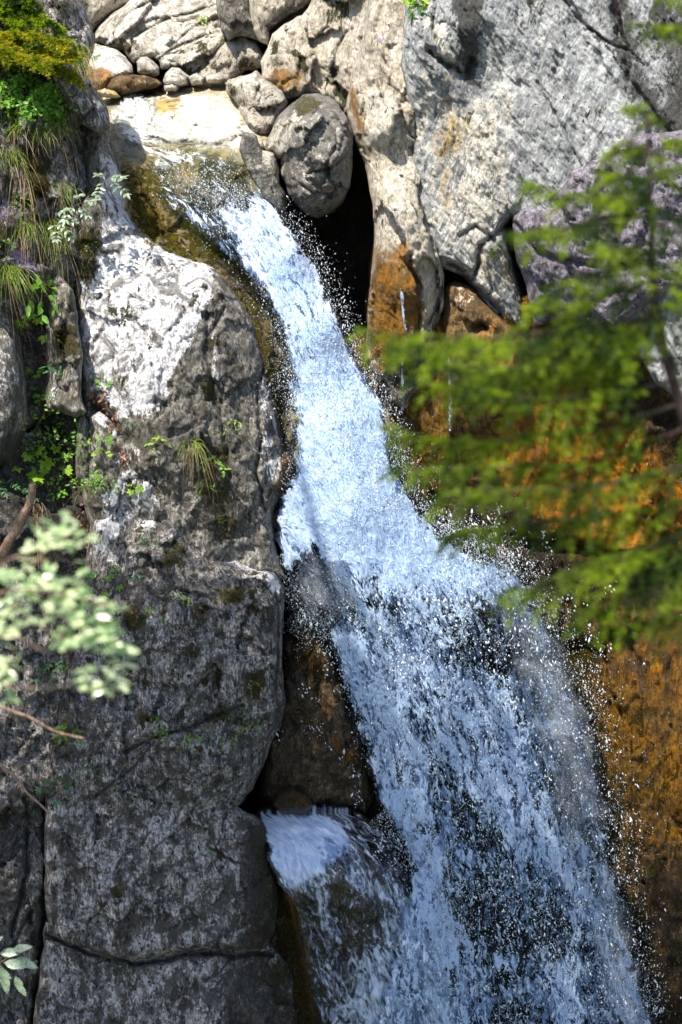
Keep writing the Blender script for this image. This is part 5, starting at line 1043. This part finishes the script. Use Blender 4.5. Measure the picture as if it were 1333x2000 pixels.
for (u, v, n) in CL:
    for k in range(n * 3):
        p = P(u + rng.normal(0, 12), v + rng.normal(0, 10), YL + rng.normal(0, .08))
        a = rng.uniform(-.6, 3.7)
        gl.leaves(p, np.array([math.cos(a) * 1.0, rng.normal(0, .4), math.sin(a) * .5 - .2]), np.array([0, -.35, .9]) + rng.normal(0, .35, 3), rng.uniform(.04, .062), rng.uniform(.018, .027), droop=.1)
gl.obj('leaves', m_pale, lb)
# two bare twigs
def stick(name, ln, y, r0, r1, label, mat=None, cat='twig'):
    p = P([a for a, b in ln], [b for a, b in ln], np.linspace(y, y + .15, len(ln))); t = np.linspace(0, len(p) - 1, 22)
    q = np.stack([np.interp(t, np.arange(len(p)), p[:, j]) for j in range(3)], -1) + rng.normal(0, r0 * .15, (22, 3))
    g = Geo(); g.tube(q, r0, r1, 8); o = g.obj(name, mat or m_twig, smooth=True); return tag(o, label, cat)
stick('bare_twig', [(-160, 1300), (-20, 1372), (60, 1402), (110, 1430), (165, 1442)], -9.5, .010, .006, 'thin bare blurred twig slanting in below the leafy branch')
stick('bare_twig', [(-420, 1300), (-260, 1370), (-120, 1420), (-20, 1475), (20, 1510), (50, 1545), (96, 1588)], -0.75, .026, .012, 'pale bent bare twig ending beside the crack, lower left')
stick('dead_branch', [(66, 945), (58, 985), (40, 1020), (16, 1060), (-10, 1100), (-60, 1160)], -0.55, .034, .052, 'thick peeling brown dead branch leaning on the mossy cliff', cat='branch')
stick('bare_twig', [(1192, -60), (1200, 0), (1210, 30), (1214, 66)], -0.1, .030, .018, 'dark broken twig stub hanging at the top of the grey cliff', m_bark)
# sprig at the bottom left corner
sp = thing('leafy_sprig', tuple(P(-90, 1940, -5.5)), 'sprig of oval green leaves at the bottom left corner', 'sprig')
gs, gl = Geo(), Geo(); c = P([-700, -400, -90, -30, 20, 50], [2500, 2150, 1940, 1900, 1868, 1850], -5.5); gs.tube(c, .014, .002, 5); gs.obj('stem', m_stem, sp)
for (u, v, a, L) in [(0, 1862, .15, 46), (8, 1880, -.1, 48), (30, 1872, -.35, 48), (25, 1855, .25, 40), (-5, 1890, -1.1, 46), (10, 1900, -1.5, 44), (30, 1905, -1.2, 40), (-30, 1850, .6, 45), (-20, 1885, -.5, 50), (42, 1925, -1.2, 24)]:
    gl.leaves(P(u, v, -5.5 + rng.normal(0, .02)), np.array([math.cos(a), -.15, math.sin(a)]), np.array([0, -.75, .6]) + rng.normal(0, .15, 3), L * PX * .78, L * PX * .32, droop=.08)
gl.obj('leaves', m_silver, sp)

# --- plants rooted on the left cliff and boulders
def foliage_mass(name, label, pts, mat, n, leaf, spread, cat, width=.55, kind=None, dirz=0.2):
    g = Geo(); pts = np.asarray(pts, float)
    k = rng.integers(0, len(pts), n); u = pts[k, 0] + rng.normal(0, spread, n); v = pts[k, 1] + rng.normal(0, spread, n)
    y = np.array([surf_y(a, b, 0.5) for a, b in zip(u, v)]) - np.abs(rng.normal(0, .05, n)) - .01
    g.leaves(P(u, v, y), rng.normal(0, 1, (n, 3)) * [1, .5, .7] + [0, -.5, dirz], np.array([0, -.8, .6]) + rng.normal(0, .35, (n, 3)), leaf * rng.uniform(.6, 1.2, n), leaf * width * rng.uniform(.8, 1.1, n))
    return tag(g.obj(name, mat), label, cat, kind=kind)
foliage_mass('undergrowth', 'dense green leafy undergrowth on the top of the left cliff', [(20, 130), (50, 150), (75, 165), (90, 180), (60, 190), (30, 200), (100, 205), (10, 170), (80, 215), (115, 225), (15, 215), (5, 110), (25, 95), (100, 190), (40, 160), (60, 215)], m_leaf, 900, .055, 13, 'undergrowth', kind='stuff')
foliage_mass('undergrowth', 'shaded leafy undergrowth filling the cleft left of the white slab', [(70, 820), (90, 850), (110, 830), (130, 850), (150, 880), (120, 900), (100, 880), (140, 930), (115, 950), (90, 790), (150, 845), (60, 880), (180, 930), (190, 950)], m_leaf, 330, .045, 13, 'undergrowth', kind='stuff')
def moss_mass(name, label, pts, n, spread, mat=None, L=.016):
    g = Geo(); pts = np.asarray(pts, float); k = rng.integers(0, len(pts), n); u = pts[k, 0] + rng.normal(0, spread, n); v = pts[k, 1] + rng.normal(0, spread, n)
    y = np.array([surf_y(a, b, 0.5) for a, b in zip(u, v)])
    g.needles(P(u, v, y + .003), rng.normal(0, .6, (n, 3)) + [0, -1, .5], L * rng.uniform(.6, 1.3, n), .004)
    return tag(g.obj(name, mat or m_mossg), label, 'moss', kind='stuff')
moss_mass('moss', 'golden green moss cushions over the left cliff', [(60, 300), (65, 320), (72, 340), (80, 355), (85, 370), (55, 315), (20, 290), (70, 420), (35, 400), (145, 440), (165, 470), (150, 490), (60, 60), (120, 20)], 5200, 10)
moss_mass('moss', 'olive moss tufts in the hollows of the white slab and the upright rock', [(120, 655), (130, 675), (145, 690), (190, 455), (175, 500), (240, 760), (235, 745), (400, 880), (430, 890), (420, 910), (440, 1040), (400, 760), (315, 520), (350, 530), (255, 610), (270, 600)], 3600, 8)
moss_mass('moss', 'dark moss clumps on the huge mottled boulder', [(450, 1155), (465, 1160), (445, 1165), (258, 1200), (262, 1215), (385, 1200), (370, 1230), (500, 1330), (490, 1345), (430, 1395), (330, 1090), (350, 1060), (275, 1400), (230, 1740), (385, 1280)], 3600, 8)
moss_mass('moss', 'deep green moss on the dark rock beside the lower cascade', [(545, 1740), (560, 1800), (580, 1850), (560, 1880), (590, 1920), (520, 1700), (600, 1990)], 3000, 16, mat=leaf_mat('dark_moss', (.03, .045, .006), (.07, .09, .01), trans=.1, scale=14))

sh = thing('conifer_shrub', tuple(P(20, 60, .3)), 'sunlit yellow-green conifer shrub at the top of the left cliff', 'shrub')
for ln in [[(-30, 20), (40, 20), (90, 30)], [(-30, 40), (50, 45), (115, 40)], [(-10, 60), (60, 70), (130, 75)], [(0, 80), (70, 90), (140, 105)], [(20, 90), (90, 115), (150, 135)], [(-30, 95), (30, 110), (95, 130)], [(-30, 0), (40, -5), (75, 5)]]:
    for rep in range(2):
      ln = [(u + rng.normal(0, 9), v + rng.normal(0, 9)) for u, v in ln]
      spruce_limb(sh, ln, surf_y(ln[0][0], ln[0][1], .3) - .02, surf_y(ln[0][0], ln[0][1], .3) - .35, .7, twl=.17, thick=.008, dens=.9, nl=.024, nw=.0042, mat=m_needley if ln[1][1] > 40 else m_needle)

grass(75, 262, 60, 40, 'arching green grass tuft high on the mossy cliff, above the golden moss', dirx=.1, droop=.8, spread=14)
grass(40, 250, 70, 34, 'long-bladed grass tuft beside the golden moss near the left edge', dirx=-.2, droop=.7, spread=12)
grass(95, 440, 85, 90, 'thick hanging grass tuft on the ledge left of the white slab top', dirx=.25, droop=1.3, spread=14, dry=.3)
grass(10, 530, 95, 90, 'fresh green grass tuft hanging over the smooth grey-blue rock', dirx=.45, droop=1.0, spread=12, dry=.08)
grass(160, 305, 45, 26, 'withered brown grass tuft hanging from the upper left rock', m_straw, dirx=.1, droop=1.6, spread=8, dry=.9)
grass(148, 120, 55, 60, 'dry yellow grass fringe below the conifer shrub', dirx=.6, droop=1.0, spread=14, dry=.55)
grass(40, 320, 90, 14, 'strands of dead grass trailing down left of the golden moss', m_straw, dirx=.3, droop=1.5, spread=5, dry=.95)
grass(378, 868, 62, 55, 'yellow-green grass tuft growing from the brown mossy pocket of the tall grey rock', dirx=.15, droop=1.1, spread=7, dry=.4)
grass(425, 1020, 40, 14, 'thin grass blades standing in the moss above the white ledge edge', dirx=.1, droop=.2, spread=5, dry=.1)
grass(172, 950, 60, 22, 'narrow upright grass tuft in the cleft beside the white patch', dirx=.0, droop=.4, spread=5, dry=.2)
grass(68, 985, 60, 40, 'withered straw tuft under the leaning dead branch', m_straw, dirx=.0, droop=1.6, spread=9, dry=.9)
for (u, v, l, lab) in [(30, 212, 60, 'grass tuft sprouting under the leafy undergrowth near the left edge'), (110, 240, 55, 'grass tuft hanging under the right end of the undergrowth'), (12, 300, 60, 'grass tuft at the very edge left of the golden moss'), (120, 370, 50, 'short grass tuft in the dark cleft below the withered tuft'), (50, 440, 65, 'grass tuft above the lilac crusted knob'), (165, 92, 45, 'yellow grass spray at the tip of the conifer shrub')]:
    grass(u, v, l, 44, lab, dirx=.2, droop=1.1, spread=12, dry=.25)
grass(364, 100, 14, 26, 'tiny bright grass tuft among the pale boulders', dirx=0, droop=.6, spread=4, dry=.1, w=.008)
grass(430, 83, 10, 16, 'tiny yellowish grass tuft under the dark brown block', dirx=0, droop=.6, spread=4, dry=.2, w=.008)
grass(122, 1230, 55, 26, 'dark thin grass hanging behind the blurred leafy branch', dirx=0, droop=1.3, spread=6, dry=.4)

herb(205, 352, 60, 'pale silvery leafed sprig lowest over the slab crest, at the lip side', m_silver, 4, 'pinnate', .055, .3, side=.5, droop=.25, width=.42, name='leafy_sprig', cat='sprig', y=.35)
herb(150, 400, 60, 'pale silvery leafed sprig in front of the dark mossy cleft', m_silver, 4, 'pinnate', .055, .3, side=.5, droop=.25, width=.42, name='leafy_sprig', cat='sprig', y=.25)
herb(105, 430, 60, 'pale silvery leafed sprig just above the thick hanging grass', m_silver, 4, 'pinnate', .055, .2, side=.7, droop=.2, width=.42, name='leafy_sprig', cat='sprig', y=.2)
herb(45, 395, 40, 'small bright herb on the lilac crusted stone', m_leaf, 6, 'bunch', .035)
herb(10, 475, 35, 'small bright herb at the left edge above the green grass tuft', m_leaf, 5, 'bunch', .035)
herb(80, 560, 55, 'broad-leaved green plant on the lilac and brown cleft, right of the grass tuft', m_leaf, 6, 'bunch', .11, up=.3, width=.42, side=.1)
herb(62, 610, 45, 'three-leaved bright plant above the dark cleft', m_leafy, 5, 'palmate', .07, up=0, width=.5)
herb(66, 722, 22, 'lone yellow-green seedling in the dark cleft', m_leafy, 4, 'palmate', .04)
herb(82, 758, 24, 'lone seedling low in the dark cleft, beside the mossy upright rock', m_leaf, 4, 'palmate', .035)
herb(115, 715, 30, 'dark rosette of narrow leaves on the upright rock', m_leafd, 6, 'bunch', .07, width=.3)
herb(75, 885, 50, 'bright maple-leaved plant in the cleft, the brighter of two', m_leafy, 6, 'maple', .075, up=.35)
herb(105, 870, 45, 'bright maple-leaved plant right of its brightest neighbour', m_leafy, 5, 'maple', .06, up=.1, side=.4)
herb(65, 920, 30, 'single broad lobed green leaf plant above the dead branch', m_leaf, 3, 'maple', .085, up=0)
herb(130, 925, 40, 'yellow-green herb with small leaves left of the narrow rock', m_leafy, 6, 'bunch', .035)
herb(35, 960, 50, 'blue-green feathered herb left of the dead branch', m_leafd, 5, 'pinnate', .04, width=.35)
herb(5, 945, 50, 'blue-green feathered herb at the left edge', m_leafd, 5, 'pinnate', .04, width=.35)
herb(120, 965, 30, 'oval-leaved seedling below the yellow-green herb', m_leaf, 4, 'bunch', .05)
herb(165, 1115, 70, 'dark green fan-leaved herb between the blurred branch and the boulder', m_leafd, 8, 'palmate', .075, up=.3, side=.2, width=.34)
herb(190, 1120, 55, 'fan-leaved herb hugging the boulder edge', m_leaf, 7, 'palmate', .055, up=.2, side=.3, width=.36)
herb(110, 1300, 50, 'blue-green feathered herb beside the lilac patch', m_leafd, 7, 'pinnate', .04, width=.4)
herb(135, 1420, 45, 'green broad-leaved herb hanging in the crack below the lilac patch', m_leaf, 6, 'bunch', .07, width=.4)
herb(115, 1520, 50, 'dark green star-leaved herb above the end of the pale twig', m_leafd, 7, 'palmate', .05, width=.3)
herb(170, 1500, 45, 'dark green herb under the huge boulder, left side', m_leafd, 6, 'bunch', .05, width=.35)
herb(310, 860, 36, 'sprig with bright upright leaves left of the brown mossy pocket', m_leafy, 6, 'bunch', .05, up=.7, width=.35)
herb(415, 905, 45, 'sprig with round green leaves right of the grass in the mossy pocket', m_leaf, 6, 'bunch', .045, side=.4)
herb(400, 950, 30, 'small dark herb at the foot of the mossy pocket', m_leaf, 5, 'bunch', .04, width=.3)
herb(204, 742, 24, 'small green herb in the hollow at the foot of the white slab', m_leaf, 5, 'palmate', .035)
herb(455, 822, 24, 'feathery light green fern tuft on the dark rock face right of the mossy pocket', m_leafy, 6, 'bunch', .04, width=.2, up=.1, name='fern', cat='fern')
herb(203, 852, 26, 'little lobed herb on the round-topped rock', m_leaf, 4, 'maple', .035)
herb(200, 880, 24, 'little lobed herb under the other one on the round-topped rock', m_leafy, 4, 'maple', .035)
herb(258, 945, 26, 'yellow-green herb on the lower white patch', m_leafy, 4, 'maple', .04, side=.4)
herb(205, 940, 40, 'green herb cluster in the cleft beside the lower white patch', m_leaf, 7, 'bunch', .04)
herb(250, 825, 28, 'two-leaved seedlings on the grey face below the white slab', m_leafd, 5, 'bunch', .028)
herb(150, 560, 22, 'tiny herb beside the left edge of the white slab', m_leaf, 5, 'bunch', .035)
herb(185, 480, 38, 'fresh green creeping herb on the moss left of the slab top', m_leaf, 9, 'bunch', .020)
herb(185, 110, 30, 'green fern frond sticking out before the smooth pale boulder', m_leaf, 3, 'pinnate', .035, side=1.2, up=.1, width=.35, name='fern', cat='fern')
herb(812, -6, 34, 'bright green plant growing in the crack at the top of the cliff', m_leafy, 9, 'bunch', .07, up=.1)
herb(815, 20, 26, 'darker green leaves below the bright plant in the cliff crack', m_leafd, 7, 'bunch', .05, up=0)
herb(395, 38, 16, 'small yellowish plant on the white bedded boulder', m_leafy, 6, 'bunch', .035)
for (u, v, s, l, lab) in [(290, 1040, 22, .035, 'small dark seedling near the top of the huge boulder'), (272, 1122, 24, .035, 'bright seedling pair on the boulder right of the fan-leaved herb'), (343, 1155, 26, .03, 'creeping seedling stem crossing the upper middle of the boulder'),
                          (360, 1165, 22, .03, 'seedling right of the creeping stem on the boulder'), (300, 1185, 30, .035, 'seedling above the dark moss clump of the boulder, beside a dead leaf'), (318, 1425, 24, .035, 'light green seedling on the slanting crack of the boulder'),
                          (378, 1435, 30, .035, 'seedling hanging from the middle of the slanting crack'), (412, 1418, 30, .03, 'seedlings above the crack, under the moss clump'), (468, 1382, 30, .035, 'green trailing plant at the right end of the slanting crack'),
                          (485, 1410, 40, .035, 'lower trailing plant at the right end of the slanting crack'), (445, 1440, 40, .03, 'long hanging stem below the slanting crack'), (495, 1332, 26, .022, 'fine-leaved plant on the moss near the right edge of the boulder'),
                          (402, 1655, 30, .03, 'lone small herb in the middle of the pitted block'), (210, 1868, 30, .022, 'clover-like cushion in the horizontal crack'), (242, 1880, 22, .022, 'small cushion right of the clover-like one in the crack'),
                          (228, 1105, 20, .03, 'tiny seedling near the left edge of the boulder'), (280, 1060, 18, .025, 'tiny seedling under the dark one at the boulder top'), (305, 1400, 20, .025, 'tiny seedling above the slanting crack, left part')]:
    herb(u, v, s, lab, m_leaf if (u + v) % 2 else m_leafd, 5, 'bunch', l, width=.5, name='seedling', cat='seedling', droop=.8)

# dead leaves
def litter(label, pts, n, spread):
    g = Geo(); pts = np.asarray(pts, float); k = rng.integers(0, len(pts), n); u = pts[k, 0] + rng.normal(0, spread, n); v = pts[k, 1] + rng.normal(0, spread, n)
    y = np.array([surf_y(a, b, .5) for a, b in zip(u, v)]) - rng.uniform(.005, .04, n)
    g.leaves(P(u, v, y), rng.normal(0, 1, (n, 3)), np.array([0, -.8, .6]) + rng.normal(0, .5, (n, 3)), rng.uniform(.03, .055, n), rng.uniform(.02, .035, n), fold=.6, droop=.3)
    return tag(g.obj('leaf_litter', m_dead), label, 'dead leaves', kind='stuff')
litter('drift of brown dead leaves in the hollow left of the grey rock face', [(180, 775), (195, 785), (205, 795), (215, 810), (220, 825), (228, 840), (200, 770), (240, 885), (245, 905), (175, 1060), (168, 1030)], 150, 5)
litter('scattered reddish dead leaves on the left cliff', [(30, 120), (50, 180), (10, 200), (70, 640), (90, 700), (60, 660), (100, 640), (270, 1190), (155, 1000), (40, 480)], 70, 10)
# thin roots and vines hanging on the left cliff
def vine(ln, r, label, mat):
    p = P([a for a, b in ln], [b for a, b in ln], np.array([surf_y(a, b, .4) for a, b in ln]) - .03); t = np.linspace(0, len(p) - 1, 30)
    q = np.stack([np.interp(t, np.arange(len(p)), p[:, j]) for j in range(3)], -1) + rng.normal(0, .004, (30, 3)); g = Geo(); g.tube(q, r, r * .5, 5)
    return tag(g.obj('root', mat, smooth=True), label, 'root')
vine([(82, 215), (98, 240), (110, 250)], .006, 'short pale root below the undergrowth', m_twig)
vine([(45, 340), (60, 380), (75, 420), (85, 440)], .005, 'thin brown root trailing left of the golden moss', m_twig)
vine([(130, 450), (125, 540), (120, 620), (80, 600)], .005, 'dark root looping beside the upright rock', m_bark)
vine([(60, 650), (85, 690), (70, 700)], .006, 'brown root curl in the dark cleft', m_twig)
vine([(75, 905), (88, 940), (98, 965)], .004, 'reddish root beside the leaning dead branch', m_twig)
vine([(90, 800), (75, 830), (60, 850)], .004, 'thin stem in the shaded undergrowth', m_twig)

# --- the gorge outside the frame: ground, banks and an added unseen tree whose crown shades the lower fall
gx, gy = np.meshgrid(np.linspace(-60, 60, 61), np.linspace(-60, 30, 46)); gz = -7.5 + 0.35 * fbm(np.stack([gx * .3, gy * .3, gx * 0], -1), 4, 5) + np.maximum(0, np.abs(gx + 0.5) - 7) * 0.45
idx = np.arange(gx.size).reshape(gx.shape); F = np.stack([idx[:-1, :-1], idx[:-1, 1:], idx[1:, 1:], idx[1:, :-1]], -1).reshape(-1, 4)
N = NT('forest_floor'); b = N.n('BsdfPrincipled'); N.put(b.inputs['Base Color'], N.mix(N.step(.4, .6, N.noise(N.n('NewGeometry').outputs['Position'], 1.5, 8, .7)), (.05, .045, .03), (.10, .11, .06))); b.inputs['Roughness'].default_value = .9; N.t.links.new(b.outputs[0], N.out.inputs[0])
tag(mesh_obj('ground', np.stack([gx, gy, gz], -1), F, N.m, smooth=True), kind='structure')
tree = thing('shade_tree', (-7.5, -8.0, -6.5), 'unseen tree added over the gorge to shade the lower fall', 'tree')
g = Geo(); tr = np.array([(-7.5, -8, -7.4), (-7.3, -8, -3), (-6.8, -7.8, 2), (-6.2, -7.5, 6), (-5.2, -7.3, 9), (-4.0, -7.2, 11)]); t = np.linspace(0, 5, 40)
g.tube(np.stack([np.interp(t, np.arange(6), tr[:, k]) for k in range(3)], -1), .35, .10, 12)
for k in range(16):
    p0 = tr[-1] + (tr[-3] - tr[-1]) * rng.random(); g.tube(crv(p0, rng.normal(0, 1, 3) * [1.4, .9, .4] + [0, 0, .2], 3.2, 8, .1, .05), .08, .02, 6)
g.obj('trunk', m_bark, tree, smooth=True)
TREE_N = 42000
c = rng.uniform(-1, 1, (60, 3)); c = np.stack([-3.9 + c[:, 0] * 4.6, -9.0 + c[:, 1] * 2.9, 10.2 + c[:, 2] * 1.0], -1)
k = rng.integers(0, 60, TREE_N); pos = c[k] + rng.normal(0, .5, (TREE_N, 3)) * [1, 1, .6]
g = Geo(); g.leaves(pos, rng.normal(0, 1, (TREE_N, 3)), rng.normal(0, .6, (TREE_N, 3)) + [0, 0, 1], .13, .085); g.obj('crown', m_shade_leaf, tree)
